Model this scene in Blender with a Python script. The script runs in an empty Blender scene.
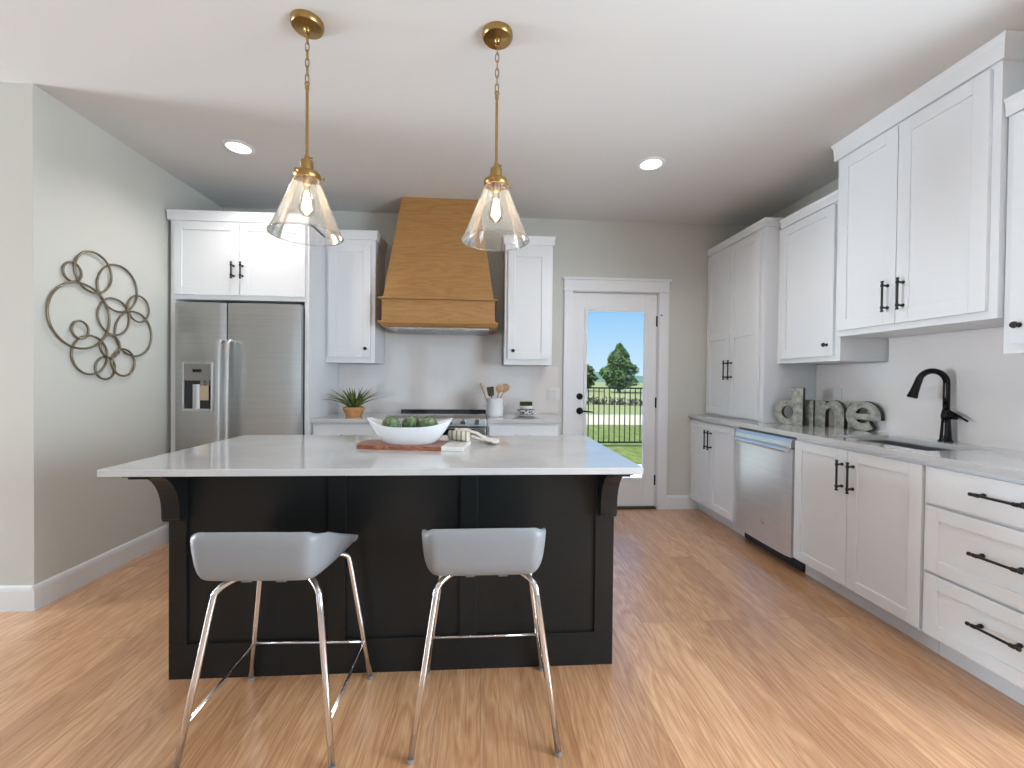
import bpy, bmesh, math, random
from mathutils import Vector, Matrix
random.seed(7)
PI = math.pi
SC = bpy.context.scene
COL = SC.collection

# ------------------------------------------------------------------ camera
FPX = 424.9
cam_d = bpy.data.cameras.new('camera')
cam_d.sensor_width = 36.0
cam_d.lens = FPX / 1024 * 36.0
cam_d.clip_start = 0.02
cam = bpy.data.objects.new('camera', cam_d)
COL.objects.link(cam)
_r = Vector((0.99770695, -0.06694793, 0.00994064))
_u = Vector((-0.00913411, 0.01234257, 0.99988211))
_f = Vector((0.06706273, 0.99768013, -0.01170276))
mw = Matrix.Identity(4)
for i in range(3):
    mw[i][0], mw[i][1], mw[i][2] = _r[i], _u[i], -_f[i]
mw[2][3] = 1.2338
cam.matrix_world = mw
SC.camera = cam
SC.view_settings.view_transform = 'Standard'
SC.view_settings.look = 'None'
SC.view_settings.gamma = 1.0
SC.view_settings.use_curve_mapping = False
SC.view_settings.exposure = 0.2

# ------------------------------------------------------------------ sky, sun, daylight at the windows
world = bpy.data.worlds.new('sky')
SC.world = world
world.use_nodes = True
wn, wl = world.node_tree.nodes, world.node_tree.links
wn.clear()
wo = wn.new('ShaderNodeOutputWorld')
bg = wn.new('ShaderNodeBackground')
tc = wn.new('ShaderNodeTexCoord')
sx = wn.new('ShaderNodeSeparateXYZ')
rp = wn.new('ShaderNodeValToRGB')
wl.new(tc.outputs['Generated'], sx.inputs[0])
wl.new(sx.outputs['Z'], rp.inputs[0])
rp.color_ramp.elements[0].position = 0.0
rp.color_ramp.elements[0].color = (0.62, 0.82, 0.95, 1)
rp.color_ramp.elements[1].position = 0.6
rp.color_ramp.elements[1].color = (0.13, 0.34, 0.80, 1)
e = rp.color_ramp.elements.new(0.16)
e.color = (0.30, 0.59, 0.93, 1)
wl.new(rp.outputs[0], bg.inputs[0])
bg.inputs[1].default_value = 0.95
wl.new(bg.outputs[0], wo.inputs[0])

sun_d = bpy.data.lights.new('sun', 'SUN')
sun_d.energy = 5.0
sun_d.angle = math.radians(0.6)
sun_d.color = (1.0, 0.96, 0.88)
sun = bpy.data.objects.new('sun', sun_d)
COL.objects.link(sun)
sun.rotation_euler = (math.radians(6), math.radians(-28), 0)


def area(name, loc, rot, sxm, sym, watts, color=(1, 1, 1)):
    d = bpy.data.lights.new(name, 'AREA')
    d.shape = 'RECTANGLE'
    d.size, d.size_y = sxm, sym
    d.energy = watts
    d.color = color
    o = bpy.data.objects.new(name, d)
    o.location = loc
    o.rotation_euler = rot
    COL.objects.link(o)
    return o


DAY = (0.76, 0.89, 1.0)
REAR_Y = -4.2
# daylight standing in the window openings of the rear wall and of the side walls behind the camera
WINDOWS_REAR = [(-2.7, 1.35, 1.3, 1.75), (-1.0, 1.35, 1.3, 1.75), (0.75, 1.35, 1.25, 1.75)]   # x, z, width, height
for (wx, wz, ww, wh) in WINDOWS_REAR:
    area('window_daylight', (wx, REAR_Y - 0.25, wz), (PI / 2, 0, 0), ww, wh, 5, DAY)
WIN_RIGHT = (-0.1, 1.25, 1.8, 1.4)      # y, z, width, height on the right wall
area('window_daylight', (2.59 + 0.25, WIN_RIGHT[0], WIN_RIGHT[1]), (0, PI / 2, 0), WIN_RIGHT[3], WIN_RIGHT[2], 175, DAY)
WIN_LEFT_FILL = (1.75, 1.2, 1.1, 2.0)       # y, z, width, height, far left wall; unseen, added to light right cabinets
area('window_daylight', (-7.5 - 0.25, WIN_LEFT_FILL[0], WIN_LEFT_FILL[1]), (0, -PI / 2, 0), WIN_LEFT_FILL[3], WIN_LEFT_FILL[2], 430, DAY)

# ------------------------------------------------------------------ helpers


class MB:
    """collects shapes in world coordinates and links them as one mesh object"""

    def __init__(self):
        self.bm = bmesh.new()

    def box(self, x0, x1, y0, y1, z0, z1):
        x0, x1 = min(x0, x1), max(x0, x1)
        y0, y1 = min(y0, y1), max(y0, y1)
        z0, z1 = min(z0, z1), max(z0, z1)
        v = [self.bm.verts.new(p) for p in ((x0, y0, z0), (x1, y0, z0), (x1, y1, z0), (x0, y1, z0),
                                             (x0, y0, z1), (x1, y0, z1), (x1, y1, z1), (x0, y1, z1))]
        for f in ((3, 2, 1, 0), (4, 5, 6, 7), (0, 1, 5, 4), (1, 2, 6, 5), (2, 3, 7, 6), (3, 0, 4, 7)):
            self.bm.faces.new([v[i] for i in f])
        return self

    def prism(self, pts, ext):
        """closed loop of 3-D points swept by vector ext"""
        a = [self.bm.verts.new(p) for p in pts]
        b = [self.bm.verts.new(Vector(p) + Vector(ext)) for p in pts]
        n = len(pts)
        self.bm.faces.new(a)
        self.bm.faces.new(list(reversed(b)))
        for i in range(n):
            j = (i + 1) % n
            self.bm.faces.new([a[i], b[i], b[j], a[j]])
        return self

    def loft(self, rings, closed=True, cap=True):
        vs = [[self.bm.verts.new(p) for p in r] for r in rings]
        n = len(vs[0])
        for k in range(len(vs) - 1):
            for i in range(n if closed else n - 1):
                j = (i + 1) % n
                self.bm.faces.new([vs[k][i], vs[k][j], vs[k + 1][j], vs[k + 1][i]])
        if cap:
            self.bm.faces.new(list(reversed(vs[0])))
            self.bm.faces.new(vs[-1])
        return self

    def tube(self, pts, r, n=12, closed=False):
        pts = [Vector(p) for p in pts]
        m = len(pts)
        rad = r if isinstance(r, (list, tuple)) else [r] * m
        tg = []
        for i in range(m):
            if closed:
                t = pts[(i + 1) % m] - pts[(i - 1) % m]
            else:
                t = pts[min(i + 1, m - 1)] - pts[max(i - 1, 0)]
            tg.append(t.normalized())
        up = Vector((0, 0, 1)) if abs(tg[0].z) < 0.9 else Vector((1, 0, 0))
        nrm = tg[0].cross(up).normalized()
        rings = []
        for i in range(m):
            nrm = (nrm - tg[i] * nrm.dot(tg[i])).normalized()
            bi = tg[i].cross(nrm)
            rings.append([pts[i] + (nrm * math.cos(2 * PI * k / n) + bi * math.sin(2 * PI * k / n)) * rad[i] for k in range(n)])
        if closed:
            rings.append(None)
            vs = [[self.bm.verts.new(p) for p in q] for q in rings[:-1]]
            for k in range(m):
                a, b = vs[k], vs[(k + 1) % m]
                for i in range(n):
                    j = (i + 1) % n
                    self.bm.faces.new([a[i], a[j], b[j], b[i]])
            return self
        return self.loft(rings)

    def lathe(self, c, prof, n=32, axis='z'):
        """prof: (radius, height) pairs round an axis through c"""
        c = Vector(c)
        rings = []
        for (r, h) in prof:
            r = max(r, 1e-5)
            q = []
            for k in range(n):
                a = 2 * PI * k / n
                if axis == 'z':
                    q.append(c + Vector((r * math.cos(a), r * math.sin(a), h)))
                elif axis == 'y':
                    q.append(c + Vector((r * math.cos(a), h, r * math.sin(a))))
                else:
                    q.append(c + Vector((h, r * math.cos(a), r * math.sin(a))))
            rings.append(q)
        return self.loft(rings)

    def grid(self, fn, nu, nv):
        vs = [[self.bm.verts.new(fn(i / nu, j / nv)) for i in range(nu + 1)] for j in range(nv + 1)]
        for j in range(nv):
            for i in range(nu):
                self.bm.faces.new([vs[j][i], vs[j][i + 1], vs[j + 1][i + 1], vs[j + 1][i]])
        return self

    def ball(self, c, r, sx=1, sy=1, sz=1, seg=16):
        m = Matrix.Translation(c) @ Matrix.Diagonal((r * sx, r * sy, r * sz, 1))
        bmesh.ops.create_uvsphere(self.bm, u_segments=seg, v_segments=seg // 2 + 2, radius=1, matrix=m)
        return self

    def build(self, name, mat, parent=None, bevel=0.0, smooth=False, seg=2, recalc=True):
        bm = self.bm
        if recalc:
            bmesh.ops.recalc_face_normals(bm, faces=bm.faces)
        o_ = Vector((0, 0, 0))
        p = parent
        while p is not None:
            o_ += p.location
            p = p.parent
        if parent is None:
            o_ = Vector((0, 0, 0))
        bmesh.ops.translate(bm, verts=bm.verts, vec=-o_)
        me = bpy.data.meshes.new(name)
        bm.to_mesh(me)
        bm.free()
        o = bpy.data.objects.new(name, me)
        COL.objects.link(o)
        if parent is not None:
            o.parent = parent
        me.materials.append(mat)
        if smooth:
            for f in me.polygons:
                f.use_smooth = True
        if bevel:
            b = o.modifiers.new('bevel', 'BEVEL')
            b.width = bevel
            b.segments = seg
            b.limit_method = 'ANGLE'
            b.angle_limit = math.radians(35)
        if smooth == 'auto':
            me.set_sharp_from_angle(angle=math.radians(40))
        return o


def thing(name, label, cat, loc, group=None):
    o = bpy.data.objects.new(name, None)
    o.empty_display_size = 0.1
    COL.objects.link(o)
    o.location = loc
    return tag(o, label, cat, group)


def tag(o, label, cat, group=None, kind=None):
    o['label'] = label
    o['category'] = cat
    if group:
        o['group'] = group
    if kind:
        o['kind'] = kind
    return o


def struct(o, label=None, cat=None):
    o['kind'] = 'structure'
    if label:
        o['label'] = label
        o['category'] = cat
    return o


def set_origin(o, loc):
    """move a top-level mesh's origin to loc without moving its shape"""
    loc = Vector(loc)
    o.data.transform(Matrix.Translation(-loc))
    o.location = loc
    return o


def copy_tree(o, parent=None):
    c = o.copy()
    COL.objects.link(c)
    c.parent = parent
    for ch in list(o.children):
        copy_tree(ch, c)
    return c


class Face:
    """front plane: 'y' faces the camera (-Y) at y=p, 'x' faces left (-X) at x=p; w is measured outward"""

    def __init__(self, kind, p):
        self.k, self.p = kind, p

    def pt(self, u, w, z):
        return Vector((u, self.p - w, z)) if self.k == 'y' else Vector((self.p - w, u, z))

    def box(self, mb, u0, u1, w0, w1, z0, z1):
        a, b = self.pt(u0, w0, z0), self.pt(u1, w1, z1)
        mb.box(a.x, b.x, a.y, b.y, a.z, b.z)
        return mb


# ------------------------------------------------------------------ materials


def mat(name, color, rough=0.5, metal=0.0, spec=0.5, **kw):
    m = bpy.data.materials.new(name)
    m.use_nodes = True
    nt = m.node_tree
    b = nt.nodes['Principled BSDF']
    b.inputs['Base Color'].default_value = (*color, 1)
    b.inputs['Roughness'].default_value = rough
    b.inputs['Metallic'].default_value = metal
    b.inputs['Specular IOR Level'].default_value = spec
    if kw.get('aniso'):
        b.inputs['Anisotropic'].default_value = kw['aniso']
    if kw.get('emit'):
        b.inputs['Emission Color'].default_value = (*kw['emit'][0], 1)
        b.inputs['Emission Strength'].default_value = kw['emit'][1]
    if kw.get('coat'):
        b.inputs['Coat Weight'].default_value = kw['coat']
        b.inputs['Coat Roughness'].default_value = 0.05
    nz = kw.get('noise')        # (scale vector, color2, bump, detail)
    if nz:
        tc = nt.nodes.new('ShaderNodeTexCoord')
        mp = nt.nodes.new('ShaderNodeMapping')
        mp.inputs['Scale'].default_value = nz[0]
        nt.links.new(tc.outputs['Object'], mp.inputs[0])
        n = nt.nodes.new('ShaderNodeTexNoise')
        n.inputs['Scale'].default_value = 1.0
        n.inputs['Detail'].default_value = nz[3]
        n.inputs['Roughness'].default_value = 0.6
        nt.links.new(mp.outputs[0], n.inputs['Vector'])
        if nz[1] is not None:
            r = nt.nodes.new('ShaderNodeValToRGB')
            r.color_ramp.elements[0].position = 0.35
            r.color_ramp.elements[0].color = (*color, 1)
            r.color_ramp.elements[1].position = 0.68
            r.color_ramp.elements[1].color = (*nz[1], 1)
            nt.links.new(n.outputs['Fac'], r.inputs[0])
            nt.links.new(r.outputs[0], b.inputs['Base Color'])
        if nz[2]:
            bp = nt.nodes.new('ShaderNodeBump')
            bp.inputs['Strength'].default_value = nz[2]
            bp.inputs['Distance'].default_value = 0.002
            nt.links.new(n.outputs['Fac'], bp.inputs['Height'])
            nt.links.new(bp.outputs[0], b.inputs['Normal'])
    return m


def wood_grain(name, c_dark, c_mid, c_light, along='X', scale=1.0, rough=0.4):
    m = bpy.data.materials.new(name)
    m.use_nodes = True
    nt = m.node_tree
    N, L = nt.nodes, nt.links
    b = N['Principled BSDF']
    tc = N.new('ShaderNodeTexCoord')
    mp = N.new('ShaderNodeMapping')
    sc = {'X': (0.5, 5, 5.5), 'Y': (5, 0.9, 5), 'Z': (5, 5, 0.9)}[along]
    mp.inputs['Scale'].default_value = [s * scale for s in sc]
    L.new(tc.outputs['Object'], mp.inputs[0])
    n = N.new('ShaderNodeTexNoise')
    n.inputs['Scale'].default_value = 1.6
    n.inputs['Detail'].default_value = 3
    n.inputs['Distortion'].default_value = 0.4
    L.new(mp.outputs[0], n.inputs['Vector'])
    mul = N.new('ShaderNodeMath')
    mul.operation = 'MULTIPLY'
    mul.inputs[1].default_value = 9.0
    L.new(n.outputs['Fac'], mul.inputs[0])
    fr = N.new('ShaderNodeMath')
    fr.operation = 'PINGPONG'
    fr.inputs[1].default_value = 0.5
    L.new(mul.outputs[0], fr.inputs[0])
    mp2 = N.new('ShaderNodeMapping')
    mp2.inputs['Scale'].default_value = [s * 14 * scale for s in sc]
    L.new(tc.outputs['Object'], mp2.inputs[0])
    n2 = N.new('ShaderNodeTexNoise')
    n2.inputs['Scale'].default_value = 2.0
    n2.inputs['Detail'].default_value = 4
    L.new(mp2.outputs[0], n2.inputs['Vector'])
    ad = N.new('ShaderNodeMath')
    ad.operation = 'MULTIPLY_ADD'
    ad.inputs[1].default_value = 0.75
    L.new(fr.outputs[0], ad.inputs[0])
    m2 = N.new('ShaderNodeMath')
    m2.operation = 'MULTIPLY'
    m2.inputs[1].default_value = 0.6
    L.new(n2.outputs['Fac'], m2.inputs[0])
    L.new(m2.outputs[0], ad.inputs[2])
    r = N.new('ShaderNodeValToRGB')
    r.color_ramp.elements[0].position = 0.2
    r.color_ramp.elements[0].color = (*c_dark, 1)
    r.color_ramp.elements[1].position = 0.8
    r.color_ramp.elements[1].color = (*c_light, 1)
    el = r.color_ramp.elements.new(0.45)
    el.color = (*c_mid, 1)
    L.new(ad.outputs[0], r.inputs[0])
    L.new(r.outputs[0], b.inputs['Base Color'])
    b.inputs['Roughness'].default_value = rough
    return m


def floor_material():
    m = bpy.data.materials.new('oak_plank_floor')
    m.use_nodes = True
    nt = m.node_tree
    N, L = nt.nodes, nt.links
    b = N['Principled BSDF']
    tc = N.new('ShaderNodeTexCoord')
    mp = N.new('ShaderNodeMapping')           # planks run along Y
    mp.inputs['Rotation'].default_value = (0, 0, PI / 2)
    L.new(tc.outputs['Object'], mp.inputs[0])
    br = N.new('ShaderNodeTexBrick')
    br.inputs['Color1'].default_value = (0, 0, 0, 1)
    br.inputs['Color2'].default_value = (1, 1, 1, 1)
    br.inputs['Mortar'].default_value = (0.5, 0.5, 0.5, 1)
    br.inputs['Scale'].default_value = 1.0
    br.inputs['Mortar Size'].default_value = 0.0009
    br.inputs['Mortar Smooth'].default_value = 0.0
    br.inputs['Brick Width'].default_value = 2.1
    br.inputs['Row Height'].default_value = 0.163
    br.offset = 0.37
    br.offset_frequency = 2
    br.squash = 1.0
    L.new(mp.outputs[0], br.inputs['Vector'])
    # per-plank shift of the grain
    sep = N.new('ShaderNodeSeparateXYZ')
    L.new(tc.outputs['Object'], sep.inputs[0])
    sh = N.new('ShaderNodeMath')
    sh.operation = 'MULTIPLY'
    sh.inputs[1].default_value = 37.0
    L.new(br.outputs['Color'], sh.inputs[0])
    cmb = N.new('ShaderNodeCombineXYZ')
    L.new(sep.outputs['X'], cmb.inputs[0])
    L.new(sep.outputs['Y'], cmb.inputs[1])
    L.new(sh.outputs[0], cmb.inputs[2])
    mg = N.new('ShaderNodeMapping')
    mg.inputs['Scale'].default_value = (9, 0.9, 1)
    L.new(cmb.outputs[0], mg.inputs[0])
    n1 = N.new('ShaderNodeTexNoise')
    n1.inputs['Scale'].default_value = 1.3
    n1.inputs['Detail'].default_value = 3
    n1.inputs['Distortion'].default_value = 0.5
    L.new(mg.outputs[0], n1.inputs['Vector'])
    k = N.new('ShaderNodeMath')
    k.operation = 'MULTIPLY'
    k.inputs[1].default_value = 10
    L.new(n1.outputs['Fac'], k.inputs[0])
    pp = N.new('ShaderNodeMath')
    pp.operation = 'PINGPONG'
    pp.inputs[1].default_value = 0.5
    L.new(k.outputs[0], pp.inputs[0])
    mg2 = N.new('ShaderNodeMapping')
    mg2.inputs['Scale'].default_value = (120, 5, 1)
    L.new(cmb.outputs[0], mg2.inputs[0])
    n2 = N.new('ShaderNodeTexNoise')
    n2.inputs['Scale'].default_value = 1.5
    n2.inputs['Detail'].default_value = 4
    L.new(mg2.outputs[0], n2.inputs['Vector'])
    a1 = N.new('ShaderNodeMath')
    a1.operation = 'MULTIPLY_ADD'
    a1.inputs[1].default_value = 0.55
    L.new(pp.outputs[0], a1.inputs[0])
    a2 = N.new('ShaderNodeMath')
    a2.operation = 'MULTIPLY'
    a2.inputs[1].default_value = 0.7
    L.new(n2.outputs['Fac'], a2.inputs[0])
    L.new(a2.outputs[0], a1.inputs[2])
    r = N.new('ShaderNodeValToRGB')
    r.color_ramp.elements[0].position = 0.25
    r.color_ramp.elements[0].color = (*FLOOR_D, 1)
    r.color_ramp.elements[1].position = 0.75
    r.color_ramp.elements[1].color = (*FLOOR_L, 1)
    L.new(a1.outputs[0], r.inputs[0])
    # plank tint
    tr = N.new('ShaderNodeValToRGB')
    tr.color_ramp.elements[0].position = 0.0
    tr.color_ramp.elements[0].color = (0.78, 0.72, 0.67, 1)
    tr.color_ramp.elements[1].position = 1.0
    tr.color_ramp.elements[1].color = (1.13, 1.15, 1.17, 1)
    L.new(br.outputs['Color'], tr.inputs[0])
    mx = N.new('ShaderNodeMix')
    mx.data_type = 'RGBA'
    mx.blend_type = 'MULTIPLY'
    mx.inputs[0].default_value = 1.0
    L.new(r.outputs[0], mx.inputs[6])
    L.new(tr.outputs[0], mx.inputs[7])
    # knots
    mk = N.new('ShaderNodeMapping')
    mk.inputs['Scale'].default_value = (2.6, 1.0, 1)
    L.new(tc.outputs['Object'], mk.inputs[0])
    vo = N.new('ShaderNodeTexVoronoi')
    vo.inputs['Scale'].default_value = 1.5
    vo.inputs['Randomness'].default_value = 1.0
    L.new(mk.outputs[0], vo.inputs['Vector'])
    kr = N.new('ShaderNodeValToRGB')
    kr.color_ramp.elements[0].position = 0.02
    kr.color_ramp.elements[0].color = (0.35, 0.26, 0.2, 1)
    kr.color_ramp.elements[1].position = 0.11
    kr.color_ramp.elements[1].color = (1, 1, 1, 1)
    L.new(vo.outputs['Distance'], kr.inputs[0])
    mx2 = N.new('ShaderNodeMix')
    mx2.data_type = 'RGBA'
    mx2.blend_type = 'MULTIPLY'
    mx2.inputs[0].default_value = 0.9
    L.new(mx.outputs[2], mx2.inputs[6])
    L.new(kr.outputs[0], mx2.inputs[7])
    # dark gaps
    mx3 = N.new('ShaderNodeMix')
    mx3.data_type = 'RGBA'
    L.new(br.outputs['Fac'], mx3.inputs[0])
    L.new(mx2.outputs[2], mx3.inputs[6])
    mx3.inputs[7].default_value = (0.27, 0.145, 0.075, 1)
    L.new(mx3.outputs[2], b.inputs['Base Color'])
    b.inputs['Roughness'].default_value = 0.32
    b.inputs['Specular IOR Level'].default_value = 0.5
    b.inputs['Coat Weight'].default_value = 0.9
    b.inputs['Coat Roughness'].default_value = 0.24
    b.inputs['Coat IOR'].default_value = 1.7
    bp = N.new('ShaderNodeBump')
    bp.inputs['Strength'].default_value = 0.12
    bp.inputs['Distance'].default_value = 0.001
    L.new(a1.outputs[0], bp.inputs['Height'])
    L.new(bp.outputs[0], b.inputs['Normal'])
    return m


def pane_glass(name, tint=(1, 1, 1), refl=1.0, haze=0.0, bump=0.0):
    m = bpy.data.materials.new(name)
    m.use_nodes = True
    nt = m.node_tree
    N, L = nt.nodes, nt.links
    N.remove(N['Principled BSDF'])
    out = N['Material Output']
    t = N.new('ShaderNodeBsdfTransparent')
    t.inputs[0].default_value = (*tint, 1)
    g = N.new('ShaderNodeBsdfGlossy')
    g.inputs['Roughness'].default_value = 0.02
    fr = N.new('ShaderNodeFresnel')
    fr.inputs[0].default_value = 1.5
    ml = N.new('ShaderNodeMath')
    ml.operation = 'MULTIPLY'
    ml.inputs[1].default_value = refl
    ml.use_clamp = True
    L.new(fr.outputs[0], ml.inputs[0])
    mix = N.new('ShaderNodeMixShader')
    L.new(ml.outputs[0], mix.inputs[0])
    L.new(t.outputs[0], mix.inputs[1])
    L.new(g.outputs[0], mix.inputs[2])
    last = mix
    if haze:
        d = N.new('ShaderNodeBsdfTranslucent')
        d.inputs[0].default_value = (0.95, 0.95, 0.92, 1)
        d2 = N.new('ShaderNodeBsdfDiffuse')
        d2.inputs[0].default_value = (0.95, 0.95, 0.92, 1)
        dm = N.new('ShaderNodeMixShader')
        dm.inputs[0].default_value = 0.5
        L.new(d.outputs[0], dm.inputs[1])
        L.new(d2.outputs[0], dm.inputs[2])
        tcn = N.new('ShaderNodeTexCoord')
        nz = N.new('ShaderNodeTexNoise')
        nz.inputs['Scale'].default_value = 60
        nz.inputs['Detail'].default_value = 4
        L.new(tcn.outputs['Object'], nz.inputs['Vector'])
        rr = N.new('ShaderNodeMapRange')
        rr.inputs['From Min'].default_value = 0.4
        rr.inputs['From Max'].default_value = 0.75
        rr.inputs['To Min'].default_value = haze * 0.6
        rr.inputs['To Max'].default_value = haze * 2.2
        L.new(nz.outputs['Fac'], rr.inputs['Value'])
        m2 = N.new('ShaderNodeMixShader')
        L.new(rr.outputs[0], m2.inputs[0])
        L.new(mix.outputs[0], m2.inputs[1])
        L.new(dm.outputs[0], m2.inputs[2])
        bpn = N.new('ShaderNodeBump')
        bpn.inputs['Strength'].default_value = bump
        bpn.inputs['Distance'].default_value = 0.003
        L.new(nz.outputs['Fac'], bpn.inputs['Height'])
        L.new(bpn.outputs[0], g.inputs['Normal'])
        last = m2
    L.new(last.outputs[0], out.inputs[0])
    return m


FLOOR_D = (0.47, 0.215, 0.092)
FLOOR_L = (0.72, 0.43, 0.235)
M = {}
M['wall'] = mat('painted_wall', (0.61, 0.61, 0.565), 0.75, noise=((60, 60, 60), None, 0.08, 2))
M['ceiling'] = mat('painted_ceiling', (0.69, 0.69, 0.685), 0.9, noise=((90, 90, 90), None, 0.15, 2))
M['trim'] = mat('white_trim_paint', (0.79, 0.80, 0.82), 0.4)
M['cabinet'] = mat('white_cabinet_paint', (0.78, 0.795, 0.82), 0.38)
M['floor'] = floor_material()
M['splash'] = mat('glossy_backsplash', (0.73, 0.68, 0.665), 0.06, noise=((1.2, 1.2, 0.5), (0.78, 0.735, 0.72), 0, 4), coat=0.5)
M['quartz'] = mat('white_quartz', (0.52, 0.52, 0.525), 0.07, noise=((2.2, 3.5, 2), (0.60, 0.595, 0.595), 0, 5), coat=0.3)
M['island'] = mat('charcoal_paint', (0.009, 0.010, 0.010), 0.38, spec=0.3, noise=((3, 3, 1), (0.013, 0.0135, 0.013), 0, 3))
M['steel'] = mat('brushed_steel', (0.46, 0.46, 0.455), 0.33, 1.0, aniso=0.5, noise=((1.5, 1.5, 90), (0.50, 0.50, 0.50), 0, 2))
M['steel_light'] = mat('pale_brushed_steel', (0.72, 0.73, 0.75), 0.36, 1.0, noise=((1.5, 1.5, 60), (0.76, 0.77, 0.79), 0, 2))
M['steel_bright'] = mat('polished_steel', (0.66, 0.67, 0.68), 0.32, 1.0)
M['chrome'] = mat('chrome', (0.75, 0.75, 0.76), 0.09, 1.0)
M['black'] = mat('matte_black_metal', (0.022, 0.02, 0.018), 0.38, 0.3)
M['bronze'] = mat('oil_rubbed_bronze', (0.018, 0.016, 0.015), 0.16, 0.75)
M['dark'] = mat('dark_recess', (0.02, 0.02, 0.022), 0.6)
M['grey_plastic'] = mat('grey_plastic', (0.21, 0.20, 0.19), 0.4)
M['blackglass'] = mat('black_glass', (0.012, 0.012, 0.014), 0.06)
M['brass'] = mat('aged_brass', (0.40, 0.245, 0.085), 0.3, 1.0, noise=((30, 30, 30), (0.45, 0.285, 0.11), 0, 3))
M['shade'] = pane_glass('seeded_glass', (0.97, 0.97, 0.96), 1.0, 0.085, 0.35)
M['bulbglass'] = pane_glass('bulb_glass', (1.0, 0.97, 0.92), 0.8)
M['pane'] = pane_glass('clear_pane', (0.97, 0.98, 0.98), 0.03)
M['filament'] = mat('glowing_filament', (1, 0.85, 0.6), 0.5, emit=((1.0, 0.86, 0.66), 40))
M['lens'] = mat('recessed_lamp_lens', (0.9, 0.9, 0.88), 0.5, emit=((1.0, 0.95, 0.86), 3.0))
M['oak'] = wood_grain('honey_oak', (0.34, 0.165, 0.050), (0.39, 0.20, 0.064), (0.45, 0.24, 0.085), 'X', 1.5, 0.4)
M['acacia'] = wood_grain('acacia_board', (0.12, 0.035, 0.018), (0.26, 0.085, 0.04), (0.42, 0.18, 0.085), 'X', 3.5, 0.35)
M['spoonwood'] = mat('spoon_wood', (0.42, 0.24, 0.12), 0.5, noise=((40, 40, 8), (0.52, 0.32, 0.18), 0, 3))
M['spatula'] = mat('dark_wood', (0.055, 0.04, 0.018), 0.5)
M['marble'] = mat('white_marble', (0.68, 0.67, 0.64), 0.25, noise=((9, 5, 5), (0.78, 0.77, 0.76), 0, 6))
M['ceramic'] = mat('white_ceramic', (0.73, 0.74, 0.76), 0.18)
M['seat'] = mat('pale_grey_vinyl', (0.26, 0.27, 0.285), 0.42)
M['ring'] = mat('antique_bronze_wire', (0.20, 0.165, 0.115), 0.35, 0.7, noise=((40, 40, 40), (0.27, 0.23, 0.16), 0, 3))
M['terracotta'] = mat('terracotta', (0.50, 0.235, 0.085), 0.8, noise=((40, 40, 40), (0.60, 0.31, 0.13), 0.2, 3))
M['soil'] = mat('soil', (0.05, 0.035, 0.02), 0.9)
M['aloe'] = mat('aloe_leaf', (0.055, 0.085, 0.02), 0.4, noise=((14, 14, 10), (0.23, 0.27, 0.06), 0, 2))
M['artichoke'] = mat('artichoke_green', (0.06, 0.11, 0.045), 0.6, noise=((45, 45, 45), (0.22, 0.29, 0.14), 0.3, 4))
M['plate_plastic'] = mat('white_switch_plastic', (0.70, 0.70, 0.70), 0.35)
M['paper'] = mat('kraft_paper_tag', (0.50, 0.40, 0.27), 0.8)
M['display'] = mat('dark_display', (0.008, 0.009, 0.012), 0.15)
M['galv'] = mat('galvanised_metal', (0.15, 0.15, 0.12), 0.45, 0.25, noise=((30, 30, 30), (0.36, 0.35, 0.30), 0.1, 6))
M['galv_side'] = mat('dark_metal_edge', (0.055, 0.052, 0.042), 0.5, 0.5)
M['concrete'] = mat('pale_concrete', (0.80, 0.79, 0.76), 0.85, noise=((8, 8, 8), (0.86, 0.85, 0.82), 0.1, 4))
M['lawn'] = mat('lawn', (0.12, 0.17, 0.028), 0.9, noise=((7, 3, 5), (0.25, 0.30, 0.075), 0.5, 9))
M['field'] = mat('dry_field', (0.24, 0.28, 0.09), 0.95, noise=((0.8, 2.5, 1), (0.40, 0.40, 0.18), 0.4, 8))
M['gravel'] = mat('pale_gravel', (0.58, 0.51, 0.36), 0.95, noise=((25, 25, 25), (0.66, 0.59, 0.44), 0.5, 6))
M['scrub'] = mat('grey_scrub', (0.10, 0.10, 0.075), 0.95, noise=((3, 3, 3), (0.17, 0.16, 0.12), 0.5, 6))
M['hills'] = mat('far_hills', (0.12, 0.22, 0.16), 0.95, noise=((0.2, 0.2, 0.2), (0.16, 0.27, 0.18), 0, 4))
M['leaf'] = mat('tree_leaf', (0.07, 0.14, 0.035), 0.7, noise=((2, 2, 2), (0.16, 0.25, 0.08), 0, 4))
M['leaf2'] = mat('bush_leaf', (0.09, 0.15, 0.045), 0.7, noise=((2, 2, 2), (0.15, 0.22, 0.07), 0, 4))
M['bark'] = mat('bark', (0.11, 0.08, 0.055), 0.9)
M['rubber'] = mat('clear_grey_foot', (0.22, 0.21, 0.2), 0.5)

# ------------------------------------------------------------------ room shell
CEIL = 2.737
YB = 3.965          # kitchen back wall
XR = 2.59           # right wall
XL = -2.34          # left wall beside the fridge
YL = 2.377          # end of that wall (its return faces the camera)
XFL = -7.5          # far left wall of the open room behind


def wall_with_hole(axis, pos, thick, a0, a1, z0, z1, holes):
    """axis 'y': wall in the XZ plane at y=pos..pos+thick; holes (a0,a1,z0,z1)"""
    mb = MB()

    def bx(u0, u1, w0, w1):
        if u1 - u0 < 1e-4 or w1 - w0 < 1e-4:
            return
        if axis == 'y':
            mb.box(u0, u1, pos, pos + thick, w0, w1)
        else:
            mb.box(pos, pos + thick, u0, u1, w0, w1)
    cur = a0
    for (h0, h1, hz0, hz1) in sorted(holes):
        bx(cur, h0, z0, z1)
        bx(h0, h1, z0, hz0)
        bx(h0, h1, hz1, z1)
        cur = h1
    bx(cur, a1, z0, z1)
    return mb


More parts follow.
